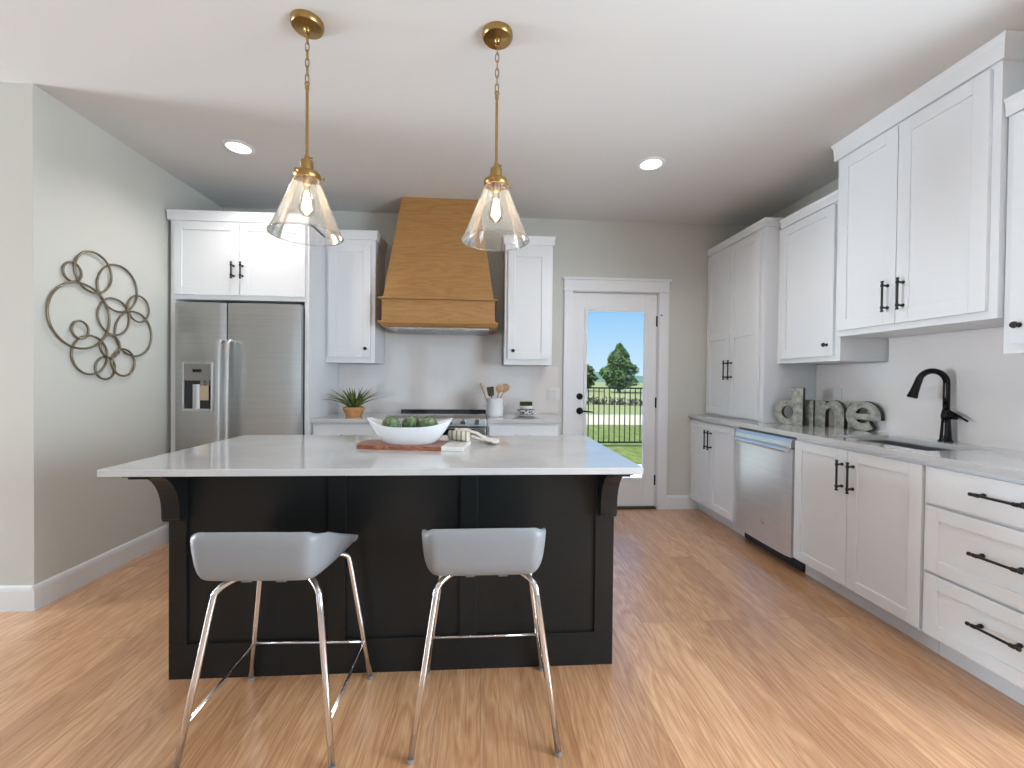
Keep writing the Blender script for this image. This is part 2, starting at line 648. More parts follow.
fl = struct(MB().box(XFL - .15, XR + .15, REAR_Y - .15, YB + .15, -0.1, 0).build('floor', M['floor']))
struct(MB().box(XFL - .15, XR + .15, REAR_Y - .15, YB + .15, CEIL, CEIL + .15).build('ceiling', M['ceiling']))
DX0, DX1, DZ1 = 0.825, 1.67, 2.075
struct(wall_with_hole('y', YB, .15, XL - .15, XR + .15, 0, CEIL, [(DX0, DX1, 0, DZ1)]).build('wall_back', M['wall']))
struct(wall_with_hole('x', XR, .15, REAR_Y - .15, YB, 0, CEIL,
                      [(WIN_RIGHT[0] - WIN_RIGHT[2] / 2, WIN_RIGHT[0] + WIN_RIGHT[2] / 2, WIN_RIGHT[1] - WIN_RIGHT[3] / 2, WIN_RIGHT[1] + WIN_RIGHT[3] / 2)]).build('wall_right', M['wall']))
struct(MB().box(XL - .15, XL, YL, YB, 0, CEIL).build('wall_left', M['wall']))
struct(MB().box(XFL, XL - .15, YL, YL + .15, 0, CEIL).build('wall_left_return', M['wall']))
struct(wall_with_hole('x', XFL - .15, .15, REAR_Y, YL + .15, 0, CEIL,
                      [(WIN_LEFT_FILL[0] - WIN_LEFT_FILL[2] / 2, WIN_LEFT_FILL[0] + WIN_LEFT_FILL[2] / 2, WIN_LEFT_FILL[1] - WIN_LEFT_FILL[3] / 2, WIN_LEFT_FILL[1] + WIN_LEFT_FILL[3] / 2)]).build('wall_far_left', M['wall']))
struct(wall_with_hole('y', REAR_Y - .15, .15, XFL - .15, XR, 0, CEIL,
                      [(x - w / 2, x + w / 2, z - h / 2, z + h / 2) for (x, z, w, h) in WINDOWS_REAR]).build('wall_rear', M['wall']))
# window frames (behind the camera; seen only in reflections)
wi = 1
for (x, z, w, h) in WINDOWS_REAR:
    mb = MB()
    x0, x1, z0, z1 = x - w / 2, x + w / 2, z - h / 2, z + h / 2
    for (a, b_, c, d) in ((x0, x0 + .06, z0, z1), (x1 - .06, x1, z0, z1), (x0 + .06, x1 - .06, z0, z0 + .06), (x0 + .06, x1 - .06, z1 - .06, z1), (x - .03, x + .03, z0 + .06, z1 - .06), (x0 + .06, x - .03, z - .02, z + .02), (x + .03, x1 - .06, z - .02, z + .02)):
        mb.box(a, b_, REAR_Y - .12, REAR_Y - .05, c, d)
    struct(mb.build('window_%d' % wi, M['trim'], bevel=.004))
    wi += 1
for (xw, (y, z, w, h)) in ((XR + .05, WIN_RIGHT), (XFL - .12, WIN_LEFT_FILL)):
    mb = MB()
    y0, y1, z0, z1 = y - w / 2, y + w / 2, z - h / 2, z + h / 2
    for (a, b_, c, d) in ((y0, y0 + .06, z0, z1), (y1 - .06, y1, z0, z1), (y0 + .06, y1 - .06, z0, z0 + .06), (y0 + .06, y1 - .06, z1 - .06, z1), (y - .03, y + .03, z0 + .06, z1 - .06)):
        mb.box(xw, xw + .07, a, b_, c, d)
    struct(mb.build('window_%d' % wi, M['trim'], bevel=.004))
    wi += 1


def baseboard(name, pts):
    """profile extruded along a wall: pts = start, end, outward normal (2-D)"""
    (ax, ay), (bx_, by), (nx, ny) = pts
    prof = [(0, 0), (.016, 0), (.016, .105), (.012, .122), (.006, .13), (0, .13)]
    mb = MB()
    mb.prism([(ax + nx * p, ay + ny * p, q) for p, q in prof], (bx_ - ax, by - ay, 0))
    return struct(mb.build(name, M['trim']))


baseboard('baseboard_left', ((XL, YL - .016), (XL, YB), (1, 0)))
baseboard('baseboard_left_return', ((XFL, YL), (XL, YL), (0, -1)))
baseboard('baseboard_back', ((1.76, YB), (2.10, YB), (0, -1)))
baseboard('baseboard_back_left', ((0.655, YB), (0.748, YB), (0, -1)))

# ------------------------------------------------------------------ garden door
door = thing('door_1', 'white full glass exterior door with bronze hardware', 'door', (1.247, YB + .03, 0))
door['kind'] = 'structure'
SX0, SX1, SZ0, SZ1 = 0.84, 1.655, 0.022, 2.06
GX0, GX1, GZ0, GZ1 = 0.979, 1.533, 0.298, 1.885
yd = YB + .02
mb = MB()
mb.box(SX0, GX0 - .01, yd, yd + .045, SZ0, SZ1)
mb.box(GX1 + .01, SX1, yd, yd + .045, SZ0, SZ1)
mb.box(GX0 - .01, GX1 + .01, yd, yd + .045, SZ0, GZ0 - .01)
mb.box(GX0 - .01, GX1 + .01, yd, yd + .045, GZ1 + .01, SZ1)
mb.build('door_slab', M['trim'], door, bevel=.002)
mb = MB()                        # raised moulding round the glass
for (a, b_, c, d) in ((GX0 - .03, GX0, GZ0 - .03, GZ1 + .03), (GX1, GX1 + .03, GZ0 - .03, GZ1 + .03), (GX0, GX1, GZ0 - .03, GZ0), (GX0, GX1, GZ1, GZ1 + .03)):
    mb.box(a, b_, yd - .012, yd + .012, c, d)
mb.build('glazing_bead', M['trim'], door, bevel=.005)
MB().box(GX0 - .008, GX1 + .008, yd + .018, yd + .024, GZ0 - .008, GZ1 + .008).build('pane', M['pane'], door)
MB().lathe((0.912, yd, 1.075), [(.031, 0), (.031, -.006), (.026, -.012), (.02, -.014), (.02, -.02), (.0, -.021)], 24, 'y').build('deadbolt', M['bronze'], door, smooth='auto')
mb = MB().lathe((0.914, yd, 0.938), [(.033, 0), (.033, -.006), (.027, -.012), (.013, -.014), (.012, -.045), (0, -.046)], 24, 'y')
mb.tube([(0.914, yd - .04, .938), (0.935, yd - .046, .938), (0.98, yd - .048, .935), (1.02, yd - .046, .93), (1.035, yd - .04, .928)], [.009, .009, .0075, .0065, .005], 10)
mb.build('lever_handle', M['bronze'], door, smooth='auto')
for hz in (1.80, 1.02, 0.275):
    mb = MB().tube([(1.663, yd - .008, hz - .05), (1.663, yd - .008, hz + .05)], .0075, 10)
    mb.box(1.648, 1.674, yd - .003, yd + .002, hz - .05, hz + .05)
    if hz > 1.7:
        mb.tube([(1.663, yd - .01, hz + .052), (1.68, yd - .045, hz + .055), (1.692, yd - .05, hz + .05)], .004, 8)
    mb.build('hinge', M['bronze'], door)
struct(MB().box(DX0, DX1, YB - .005, YB + .15, 0, .018).build('door_sill', M['spatula']), 'dark threshold under the glass door', 'threshold')
# jamb + casing
mb = MB()
mb.box(DX0, SX0 - .003, YB, YB + .13, .018, DZ1)
mb.box(SX1 + .003, DX1, YB, YB + .13, .018, DZ1)
mb.box(SX0 - .003, SX1 + .003, YB, YB + .13, SZ1 + .003, DZ1)
struct(mb.build('trim_1', M['trim']))
mb = MB()
mb.box(.748, .833, YB - .02, YB - .001, 0, 2.07)
mb.box(1.664, 1.76, YB - .02, YB - .001, 0, 2.07)
mb.box(.738, 1.77, YB - .024, YB - .001, 2.07, 2.088)
mb.box(.748, 1.76, YB - .02, YB - .001, 2.088, 2.172)
mb.box(.728, 1.78, YB - .032, YB - .001, 2.172, 2.195)
struct(mb.build('trim_2', M['trim'], bevel=.002))

# ------------------------------------------------------------------ outdoors
GZ = -0.12
struct(MB().box(-40, 60, YB + .15, 12.6, GZ - .3, GZ).build('lawn', M['lawn']), 'mown green lawn beyond the patio', 'lawn')
mb = MB()
mb.prism([(-2, YB + .16, GZ), (6.5, YB + .16, GZ), (6.5, 5.6, GZ), (2.6, 6.25, GZ), (-2, 8.0, GZ)], (0, 0, .07))
struct(mb.build('patio', M['concrete'], recalc=True), 'pale concrete patio outside the door', 'patio')
struct(MB().box(-40, 60, 12.6, 16.3, GZ - .3, GZ - .01).build('gravel_track', M['gravel']), 'pale gravel track across the grass', 'track')
mb = MB().grid(lambda a, b: Vector((-60 + 160 * a, 16.3 + 55 * b, GZ + 1.2 * b * b + .25 * math.sin(9 * a) * b)), 40, 12)
fo = struct(mb.build('field', M['field'], smooth=True), 'dry grass field rising to the trees', 'field')
mb = MB().grid(lambda a, b: Vector((-160 + 420 * a, 150 + 60 * b, -2 + (7 + 2.4 * math.sin(7 * a) + 1.2 * math.sin(17 * a)) * math.sin(PI * min(1, b * 1.2) * .5))), 60, 8)
struct(mb.build('hills', M['hills'], smooth=True), 'low hazy green hills on the horizon', 'hills')


def foliage(mb, c, rx, ry, rz, n, size, taper=0.0):
    c = Vector(c)
    for _ in range(n):
        while True:
            p = Vector((random.uniform(-1, 1), random.uniform(-1, 1), random.uniform(-1, 1)))
            if .25 < p.length < 1:
                break
        t = (p.z + 1) / 2
        s = 1 - taper * t
        s *= 1 + .18 * math.sin(9 * p.z + 3 * p.x)
        q = c + Vector((p.x * rx * s, p.y * ry * s, p.z * rz))
        a = Vector((random.gauss(0, 1), random.gauss(0, 1), random.gauss(0, 1))).normalized()
        b = a.orthogonal().normalized()
        k = size * random.uniform(.6, 1.4)
        v = [mb.bm.verts.new(q + d) for d in (a * k, b * k * .6, -a * k, -b * k * .6)]
        mb.bm.faces.new(v)


def tree(name, label, cat, x, y, h, w, mleaf, n, size, taper=.7, trunk=.2, group=None):
    base = GZ if y < 16 else GZ + 1.2 * ((y - 16.3) / 55) ** 2
    t = thing(name, label, cat, (x, y, base), group)
    MB().tube([(x, y, base - .1), (x + .03 * h * .1, y, base + h * .5), (x, y, base + h * .85)], [w * .07, w * .05, w * .02], 8).build('trunk', M['bark'], t)
    mb = MB()
    foliage(mb, (x, y, base + h * (trunk + (1 - trunk) / 2)), w, w, h * (1 - trunk) / 2, n, size, taper)
    mb.build('foliage', mleaf, t, recalc=False)
    return t


tree('conifer_tree', 'tall bushy dark green tree standing behind the iron fence', 'tree', 13.15, 40.5, 4.7, 2.5, M['leaf'], 4200, .16, .82, .04)
BUSH = [(10.3, 43, 2.7, 1.45, 'low rounded tree left of the tall tree beyond the fence'),
        (18.3, 43.5, 3.0, 1.5, 'rounded tree just right of the tall tree beyond the fence'),
        (6.2, 47, 2.6, 1.5, 'leftmost low tree on the far edge of the field'),
        (22.5, 44, 3.4, 1.7, 'rightmost low tree on the far edge of the field')]
for (x, y, h, w, lb) in BUSH:
    tree('bushy_tree', lb, 'tree', x, y, h, w, M['leaf2'], 1300, .2, .35, .05, 'trees along the field')
mb = MB()
for i in range(60):                    # band of grey scrub crossing the field
    x = 3 + i * .3
    foliage(mb, (x, 24 - i * .09, GZ + .12), .5, .4, .28, 26, .12)
tag(mb.build('scrub_band', M['scrub'], recalc=False), 'band of low grey scrub crossing the dry field', 'scrub', kind='stuff')

fence = thing('iron_fence', 'black iron picket fence across the lawn', 'fence', (2.8, 8.5, GZ))
FX0, FX1, FY = -0.6, 6.2, 8.5
MB().box(FX0, FX1, FY - .016, FY + .016, 1.055, 1.085).build('top_rail', M['black'], fence)
MB().box(FX0, FX1, FY - .016, FY + .016, -.05, -.02).build('bottom_rail', M['black'], fence)
k = 0
x = FX0 + .03
while x < FX1:
    if k % 18 == 0:
        MB().box(x - .028, x + .028, FY - .028, FY + .028, GZ, 1.12).build('post', M['black'], fence)
    else:
        MB().box(x - .0085, x + .0085, FY - .0085, FY + .0085, -.05, 1.07).build('picket', M['black'], fence)
    x += .108
    k += 1

# ------------------------------------------------------------------ cabinet builders
DT = .019


def shaker(face, u0, u1, z0, z1, rail=.058, recess=.008, t=DT):
    mb = MB()
    face.box(mb, u0, u0 + rail, 0.001, t, z0, z1)
    face.box(mb, u1 - rail, u1, 0.001, t, z0, z1)
    face.box(mb, u0 + rail, u1 - rail, 0.001, t, z0, z0 + rail)
    face.box(mb, u0 + rail, u1 - rail, 0.001, t, z1 - rail, z1)
    face.box(mb, u0 + rail - .002, u1 - rail + .002, 0.001, t - recess, z0 + rail - .002, z1 - rail + .002)
    return mb


def bar_pull(face, u, z, length, vertical, w0=DT, parent=None, name='handle'):
    mb = MB()
    h = length / 2
    so = .034

    def P(s, w):
        return face.pt(u, w, z + s) if vertical else face.pt(u + s, w, z)
    mb.tube([P(-h, w0 + so), P(h, w0 + so)], .0055, 12)
    for s in (-1, 1):
        q = s * (h - .022)
        mb.tube([P(q, w0 - .001), P(q, w0 + .006), P(q, w0 + .0065), P(q, w0 + so)], [.009, .0085, .0055, .0055], 10)
        mb.tube([P(q - .007, w0 + so), P(q + .007, w0 + so)], .0082, 12)
        mb.tube([P(s * (h - .006), w0 + so), P(s * (h + .002), w0 + so)], .0078, 12)
    return mb.build(name, M['black'], parent, smooth='auto')


def knob(face, u, z, parent):
    mb = MB()
    prof = [(.011, .0), (.010, .003), (.0055, .006), (.0055, .016), (.012, .019), (.0145, .024), (.0125, .029), (.0, .0305)]
    c = face.pt(u, DT, z)
    ax = 'y' if face.k == 'y' else 'x'
    mb.lathe(c, [(r, -h) for r, h in prof], 20, ax)
    return mb.build('knob', M['black'], parent, smooth='auto')


def crown(parent, face, u0, u1, z0, z1, depth, out=.028, ends=(True, True), name='crown_moulding'):
    """stepped crown: flat board with a small cap, returned on the open ends"""
    mb = MB()
    rings = []
    for (o, z) in ((out * .55, z0), (out * .7, z0 + (z1 - z0) * .7), (out, z1 - .006), (out, z1)):
        a, b = u0 - (o if ends[0] else 0), u1 + (o if ends[1] else 0)
        rings.append([face.pt(a, o, z), face.pt(b, o, z), face.pt(b, -depth, z), face.pt(a, -depth, z)])
    mb.loft(rings)
    return mb.build(name, M['cabinet'], parent, bevel=.0015)


def door_part(root, face, u0, u1, z0, z1, pull=None, kn=None, rail=.058, mid=None, name='door'):
    mb = shaker(face, u0, u1, z0, z1, rail)
    if mid:
        face.box(mb, u0 + rail, u1 - rail, .001, DT, mid - rail * .6, mid + rail * .6)
    d = mb.build(name, M['cabinet'], root, bevel=.0018)
    if pull:
        bar_pull(face, pull[0], pull[1], pull[2], pull[3], parent=d)
    if kn:
        knob(face, kn[0], kn[1], d)
    return d


# ------------------------------------------------------------------ back wall: fridge surround
FY_ = 3.30
f = Face('y', FY_)
sur = thing('refrigerator_cabinet', 'white two-door cabinet and side panels built round the steel refrigerator', 'cabinet', (-1.82, YB, 0))
mb = MB()
mb.box(-2.305, -2.272, FY_, YB - .002, 0, 1.7995)
mb.build('side_panel', M['cabinet'], sur, bevel=.001)
mb = MB().prism([(-1.345, FY_, 0), (-1.315, FY_, 0), (-1.315, YB - .002, 0), (-1.333, YB - .002, 0), (-1.333, FY_ + .02, 0), (-1.345, FY_ + .02, 0)], (0, 0, 1.7995))
mb.build('side_panel', M['cabinet'], sur, bevel=.001)
MB().box(-2.305, -1.315, FY_, YB - .002, 1.80, 2.40).build('body', M['cabinet'], sur, bevel=.001)
door_part(sur, f, -2.275, -1.812, 1.832, 2.366, pull=(-1.85, 2.012, .118, True))
door_part(sur, f, -1.808, -1.338, 1.832, 2.366, pull=(-1.786, 2.012, .118, True))
crown(sur, f, -2.322, -1.315, 2.378, 2.449, YB - FY_ - .002, out=.024, ends=(False, False))

# refrigerator
fr = thing('refrigerator', 'stainless steel side-by-side refrigerator with water dispenser', 'refrigerator', (-1.79, 3.6, 0))
RX0, RX1, RS, RZ = -2.233, -1.347, -1.871, 1.768
MB().box(RX0 + .008, RX1 - .008, 3.262, YB - .05, .02, RZ - .012).build('body', M['grey_plastic'], fr, bevel=.004)


def fridge_door(x0, x1):
    mb = MB()
    n = 14
    pts = []
    for i in range(n + 1):
        a = i / n
        x = x0 + (x1 - x0) * a
        pts.append((x, 3.212 - .012 * math.sin(PI * a) ** .7 if 0 < i < n else 3.218, .06))
    pts += [(x1, 3.258, .06), (x0, 3.258, .06)]
    mb.prism(pts, (0, 0, RZ - .06))
    return mb


def fridge_handle(x, parent):
    mb = MB()
    pts = [(x, 3.205, 1.485), (x, 3.165, 1.49), (x, 3.148, 1.47), (x, 3.14, 1.35), (x, 3.136, 1.05), (x, 3.14, .75), (x, 3.148, .63), (x, 3.165, .61), (x, 3.205, .615)]
    rings = []
    for i, p in enumerate(pts):
        hw, ht = .0165, .008
        p = Vector(p)
        t = (Vector(pts[min(i + 1, 8)]) - Vector(pts[max(i - 1, 0)])).normalized()
        nrm = Vector((1, 0, 0)).cross(t)
        rings.append([p + Vector((hw * a, 0, 0)) + nrm * ht * b for a, b in ((-1, -.5), (-.6, -1), (.6, -1), (1, -.5), (1, .5), (.6, 1), (-.6, 1), (-1, .5))])
    mb.loft(rings)
    return mb.build('handle', M['steel_bright'], parent, smooth='auto')


def badge(c, r, ax, parent):
    """round appliance monogram: raised ring with a scrolling script inside"""
    c = Vector(c)
    mb = MB()
    s = -1

    def P(a, b, h):
        return c + (Vector((a, s * h, b)) if ax == 'y' else Vector((s * h, -a, b)))
    mb.lathe(c, [(r, 0), (r, -.002), (r * .92, -.003), (0, -.003)], 28, ax)
    d = mb.build('round_badge', M['grey_plastic'], parent)
    mb = MB()
    mb.tube([P(r * .86 * math.cos(2 * PI * i / 28), r * .86 * math.sin(2 * PI * i / 28), .0032) for i in range(28)], r * .07, 6, True)
    for (cx, k) in ((-.3, 1), (.3, 1)):
        mb.tube([P(r * (cx + .27 * math.cos(t) * (1 - .06 * i)), r * (.42 * math.sin(t) * (1 - .04 * i)), .0034) for i, t in enumerate([.6 + j * .55 for j in range(12)])], r * .065, 6)
    for q in range(4):
        a = q * PI / 2 + PI / 4
        mb.tube([P(r * .72 * math.cos(a - .4 + .2 * j), r * (.72 - .08 * math.sin(j * .9)) * math.sin(a - .4 + .2 * j), .0033) for j in range(5)], r * .055, 6)
    mb.build('script_mark', M['steel_bright'], d)
    return d


fd = fridge_door(RX0, RS - .004).build('freezer_door', M['steel'], fr, smooth='auto')
fridge_handle(-1.889, fd)
fd2 = fridge_door(RS + .004, RX1).build('refrigerator_door', M['steel'], fr, smooth='auto')
fridge_handle(-1.833, fd2)
badge((-1.45, 3.2095, 1.628), .02, 'y', fd2)
# dispenser set into the freezer door
ds = MB()
DXa, DXb, DZa, DZb = -2.166, -1.957, 0.975, 1.335
for (a, b_, c, d) in ((DXa, DXa + .012, DZa, DZb), (DXb - .012, DXb, DZa, DZb), (DXa + .012, DXb - .012, DZa, DZa + .014), (DXa + .012, DXb - .012, DZb - .014, DZb)):
    ds.box(a, b_, 3.186, 3.215, c, d)
dsp = ds.build('dispenser', M['steel_bright'], fr, bevel=.003)
MB().box(DXa + .012, DXb - .012, 3.188, 3.21, 1.20, DZb - .014).build('control_panel', M['grey_plastic'], dsp, bevel=.002)
MB().box(-2.092, -2.032, 3.1865, 3.19, 1.262, 1.282).build('display', M['display'], dsp)
MB().box(DXa + .012, DXb - .012, 3.197, 3.1985, DZa + .014, 1.20).build('recess_back', M['dark'], dsp)
mb = MB().grid(lambda a, b: Vector((-2.098 + .05 * a, 3.196 - .006 * math.sin(PI * a), DZa + .02 + .178 * b)), 8, 1)
mb.build('splash_guard', M['steel_bright'], dsp, smooth=True)
MB().box(DXa + .012, DXb - .012, 3.170, 3.198, DZa + .008, DZa + .022).build('drip_tray', M['steel_bright'], dsp, bevel=.002)
for px in (-2.028, -1.991):
    MB().box(px - .012, px + .012, 3.186, 3.197, 1.165, 1.20).build('paddle', M['grey_plastic'], dsp, bevel=.002)
fr.location += Vector((-.004, .03, 0))
tg = MB().box(-2.045, -1.982, 3.2095, 3.2115, 1.058, 1.165)
tg.tube([(-2.012, 3.211, 1.163), (-2.009, 3.211, 1.18), (-2.005, 3.216, 1.19)], .001, 5)
tgo = set_origin(tg.build('paper_tag', M['paper']), (-2.014, 3.21, 1.06))
tag(tgo, 'tan paper tag hanging in the refrigerator water dispenser', 'tag')

# ------------------------------------------------------------------ back wall: uppers
def wall_cabinet(name, label, u0, u1, knob_u, ends):
    yf = 3.625
    f = Face('y', yf)
    t = thing(name, label, 'cabinet', ((u0 + u1) / 2, YB, 1.357), 'wall cabinets flanking the range hood')
    MB().box(u0, u1, yf, YB - .002, 1.357, 2.40).build('body', M['cabinet'], t, bevel=.001)
    door_part(t, f, u0 + .026, u1 - .034, 1.402, 2.335, kn=(knob_u, 1.474), rail=.062)
    crown(t, f, u0, u1, 2.378, 2.452, YB - yf - .002, out=.024, ends=ends)
    return t


wall_cabinet('wall_cabinet', 'white single-door wall cabinet left of the wooden range hood, above the potted plant', -1.313, -.908, -.979, (False, True))
wall_cabinet('wall_cabinet', 'white single-door wall cabinet right of the wooden range hood, nearest the glass door', .175, .583, .248, (True, True))

# ------------------------------------------------------------------ range hood
hd = thing('range_hood', 'tapered honey oak range hood above the stove', 'range hood', (-.365, YB, 1.655))
HX0, HX1, HY = -.817, .088, 3.46
yb = YB - .003


def frustum(x0, x1, y0, z0, X0, X1, Y0, z1):
    return MB().loft([[Vector(p) for p in ((x0, y0, z0), (x1, y0, z0), (x1, yb, z0), (x0, yb, z0))],
                      [Vector(p) for p in ((X0, Y0, z1), (X1, Y0, z1), (X1, yb, z1), (X0, yb, z1))]])


frustum(HX0 + .008, HX1 - .008, HY + .008, 1.876, -.690, -.056, 3.60, CEIL - .001).build('chimney', M['oak'], hd)
mb = MB().box(HX0, HX1, HY, yb, 1.69, 1.865)
mb.build('apron', M['oak'], hd, bevel=.001)
mb = MB().box(HX0 - .022, HX1 + .022, HY - .022, yb, 1.865, 1.880)
mb.build('upper_moulding', M['oak'], hd, bevel=.004)
mb = MB().loft([[Vector(p) for p in ((HX0 - .0, HY - .0, 1.648), (HX1 + .0, HY - .0, 1.648), (HX1 + .0, yb, 1.648), (HX0 - .0, yb, 1.648))],
                [Vector(p) for p in ((HX0 - .024, HY - .024, 1.675), (HX1 + .024, HY - .024, 1.675), (HX1 + .024, yb, 1.675), (HX0 - .024, yb, 1.675))],
                [Vector(p) for p in ((HX0 - .024, HY - .024, 1.69), (HX1 + .024, HY - .024, 1.69), (HX1 + .024, yb, 1.69), (HX0 - .024, yb, 1.69))]])
mb.build('lower_moulding', M['oak'], hd)
ins = MB().box(HX0 + .05, HX1 - .05, HY + .035, yb - .03, 1.632, 1.648).build('steel_insert', M['steel'], hd, bevel=.002)
for i in range(2):
    a = HX0 + .08 + i * .36
    mb = MB()
    for j in range(11):
        mb.box(a + j * .03, a + j * .03 + .018, HY + .07, yb - .1, 1.626, 1.633)
    mb.build('baffle_filter', M['steel'], ins)
for i in (-.6, -.14):
    MB().lathe((i, HY + .055, 1.632), [(.022, 0), (.022, -.005), (0, -.006)], 16).build('hood_lamp', M['ceramic'], ins)

# ------------------------------------------------------------------ backsplash
mb = MB().box(-1.313, .70, YB - .012, YB - .001, .914, 1.355)
mb.box(-.905, .168, YB - .012, YB - .004, 1.355, 1.6465)
tag(set_origin(mb.build('backsplash', M['splash']), (-.31, YB, .914)), 'glossy pale slab backsplash behind the stove on the back wall', 'backsplash')
mb = MB().box(XR - .011, XR - .001, .8, 3.138, .914, 1.364)
mb.box(XR - .011, XR - .001, 1.73, 2.545, 1.364, 1.519)
tag(set_origin(mb.build('backsplash', M['splash']), (XR, 2.2, .914)), 'glossy pale slab backsplash behind the faucet on the right wall', 'backsplash')

# ------------------------------------------------------------------ back base run
CT = .03
def base_cabinet_back(label, u0, u1, doors):
    yf = 3.36
    f = Face('y', yf)
    t = thing('base_cabinet', label, 'cabinet', ((u0 + u1) / 2, 3.66, 0), 'base cabinets on the back wall')
    MB().box(u0, u1, yf, YB - .002, .1, .914 - CT).build('body', M['cabinet'], t, bevel=.001)
    MB().box(u0, u1, yf + .07, YB - .05, 0, .1).build('toe_kick', M['cabinet'], t)
    mb = MB()
    f.box(mb, u0 + .015, u1 - .015, .001, DT, .71, .862)
    d = mb.build('drawer', M['cabinet'], t, bevel=.002)
    bar_pull(f, (u0 + u1) / 2, .785, .15, False, parent=d)
    n = doors
    w = (u1 - u0 - .03) / n
    for i in range(n):
        a = u0 + .015 + i * w
        pu = a + w - .035 if i == 0 else a + .035
        door_part(t, f, a + .0015, a + w - .0015, .125, .695, pull=(pu, .62, .125, True))


base_cabinet_back('white base cabinet left of the stove under the potted plant', -1.312, -.752, 1)
base_cabinet_back('white base cabinet right of the stove under the utensil crock', .034, .60, 1)
for (u0, u1, lb) in ((-1.312, -.749, 'white quartz counter left of the stove'), (.031, .625, 'white quartz counter right of the stove')):
    o = MB().box(u0, u1, 3.325, YB - .0125, .914 - CT, .914).build('countertop', M['quartz'], bevel=.003)
    tag(set_origin(o, ((u0 + u1) / 2, 3.64, .914 - CT)), lb, 'countertop')

# stove
st = thing('stove', 'stainless slide-in electric stove with black cooktop beneath the hood', 'stove', (-.359, 3.64, 0))
SX_0, SX_1 = -.742, .024
MB().box(SX_0, SX_1, 3.33, YB - .02, .02, .90).build('body', M['grey_plastic'], st)
MB().box(SX_0, SX_1, 3.331, YB - .07, .90, .930).build('cooktop', M['blackglass'], st, bevel=.002)
MB().box(SX_0, SX_1, YB - .07, YB - .015, .90, .950).build('rear_trim', M['blackglass'], st, bevel=.004)
mb = MB().prism([(SX_0, 3.262, .868), (SX_0, 3.33, .868), (SX_0, 3.33, .948), (SX_0, 3.295, .948), (SX_0, 3.268, .925)], (SX_1 - SX_0, 0, 0))
mb.build('control_fascia', M['steel'], st, bevel=.002)
for kx in (-.66, -.57, -.47, -.25, -.15, -.045):
    mb = MB().tube([(kx, 3.285, .905), (kx, 3.262, .902), (kx, 3.238, .899)], [.021, .02, .017], 16)
    mb.build('knob', M['steel_bright'], st, smooth='auto')
od = MB().box(SX_0 + .004, SX_1 - .004, 3.28, 3.328, .22, .855).build('oven_door', M['steel'], st, bevel=.003)
MB().box(SX_0 + .09, SX_1 - .09, 3.276, 3.281, .33, .845).build('oven_window', M['blackglass'], od)
mb = MB().tube([(SX_0 + .06, 3.235, .775), (SX_1 - .06, 3.235, .775)], .012, 12)
for hx in (SX_0 + .09, SX_1 - .09):
    mb.tube([(hx, 3.282, .775), (hx, 3.235, .775)], .009, 10)
mb.build('oven_handle', M['steel_bright'], od, smooth='auto')
MB().box(SX_0 + .004, SX_1 - .004, 3.285, 3.328, .05, .21).build('warming_drawer', M['steel'], st, bevel=.003)

# switch plate
def plate(name, label, cat, face, u, z, w, h, rockers, grp=None):
    c = face.pt(u, 0, z)
    t = thing(name, label, cat, c, grp)
    mb = MB()
    face.box(mb, u - w / 2, u + w / 2, .0, .006, z - h / 2, z + h / 2)
    mb.build('cover_plate', M['plate_plastic'], t, bevel=.002)
    for r in rockers:
        mb = MB()
        face.box(mb, u + r - .0165, u + r + .0165, .006, .010, z - .033, z + .033)
        mb.build('rocker', M['plate_plastic'], t, bevel=.0015)
    return t


plate('light_switch', 'white double rocker light switch beside the glass door', 'light switch', Face('y', YB - .0125), .655, 1.10, .118, .118, (-.023, .023))
plate('power_outlet', 'white outlet on the right backsplash above the letters', 'outlet', Face('x', XR - .0115), 2.93, 1.13, .072, .118, (0,))
plate('power_outlet', 'white outlet on the backsplash under the left wall cabinet', 'outlet', Face('y', YB - .0125), -.93, 1.12, .072, .118, (0,))

# ------------------------------------------------------------------ right run: bases
XC = 2.006          # carcass plane
fx = Face('x', XC)
TK = 2.08


def base_right(name, label, y0, y1):
    t = thing(name, label, 'cabinet', ((XC + XR) / 2, (y0 + y1) / 2, 0))
    MB().box(XC, XR - .002, y0, y1, .10, .914 - CT - .001).build('body', M['cabinet'], t, bevel=.001)
    MB().box(TK, XR - .05, y0, y1, 0, .1).build('toe_kick', M['cabinet'], t)
    return t


t = base_right('base_cabinet', 'white two-door base cabinet at the far end, under the tall cupboard', 3.205, YB - .002)
door_part(t, fx, 3.603, 3.955, .113, .862, pull=(3.632, .715, .165, True))
door_part(t, fx, 3.245, 3.599, .113, .862, pull=(3.575, .715, .165, True))
t = base_right('sink_base_cabinet', 'white two-door base cabinet under the sink', 1.785, 2.588)
# open top for the basin: body replaced by panels
for ch in list(t.children):
    if ch.name.startswith('body'):
        bpy.data.objects.remove(ch, do_unlink=True)
mb = MB()
mb.box(XC, XC + .02, 1.785, 2.588, .10, .883)
mb.box(XC + .02, XR - .002, 1.785, 1.805, .10, .883)
mb.box(XC + .02, XR - .002, 2.568, 2.588, .10, .883)
mb.box(XC + .02, XR - .002, 1.805, 2.568, .10, .12)
mb.build('body', M['cabinet'], t)
door_part(t, fx, 2.188, 2.58, .113, .862, pull=(2.219, .72, .165, True))
door_part(t, fx, 1.793, 2.184, .113, .862, pull=(2.149, .72, .165, True))
t = base_right('drawer_cabinet', 'white three-drawer base cabinet right of the sink', 1.185, 1.783)
mb = MB()
fx.box(mb, 1.192, 1.776, .001, DT, .70, .862)
d = mb.build('drawer', M['cabinet'], t, bevel=.0025)
bar_pull(fx, 1.490, .79, .168, False, parent=d)
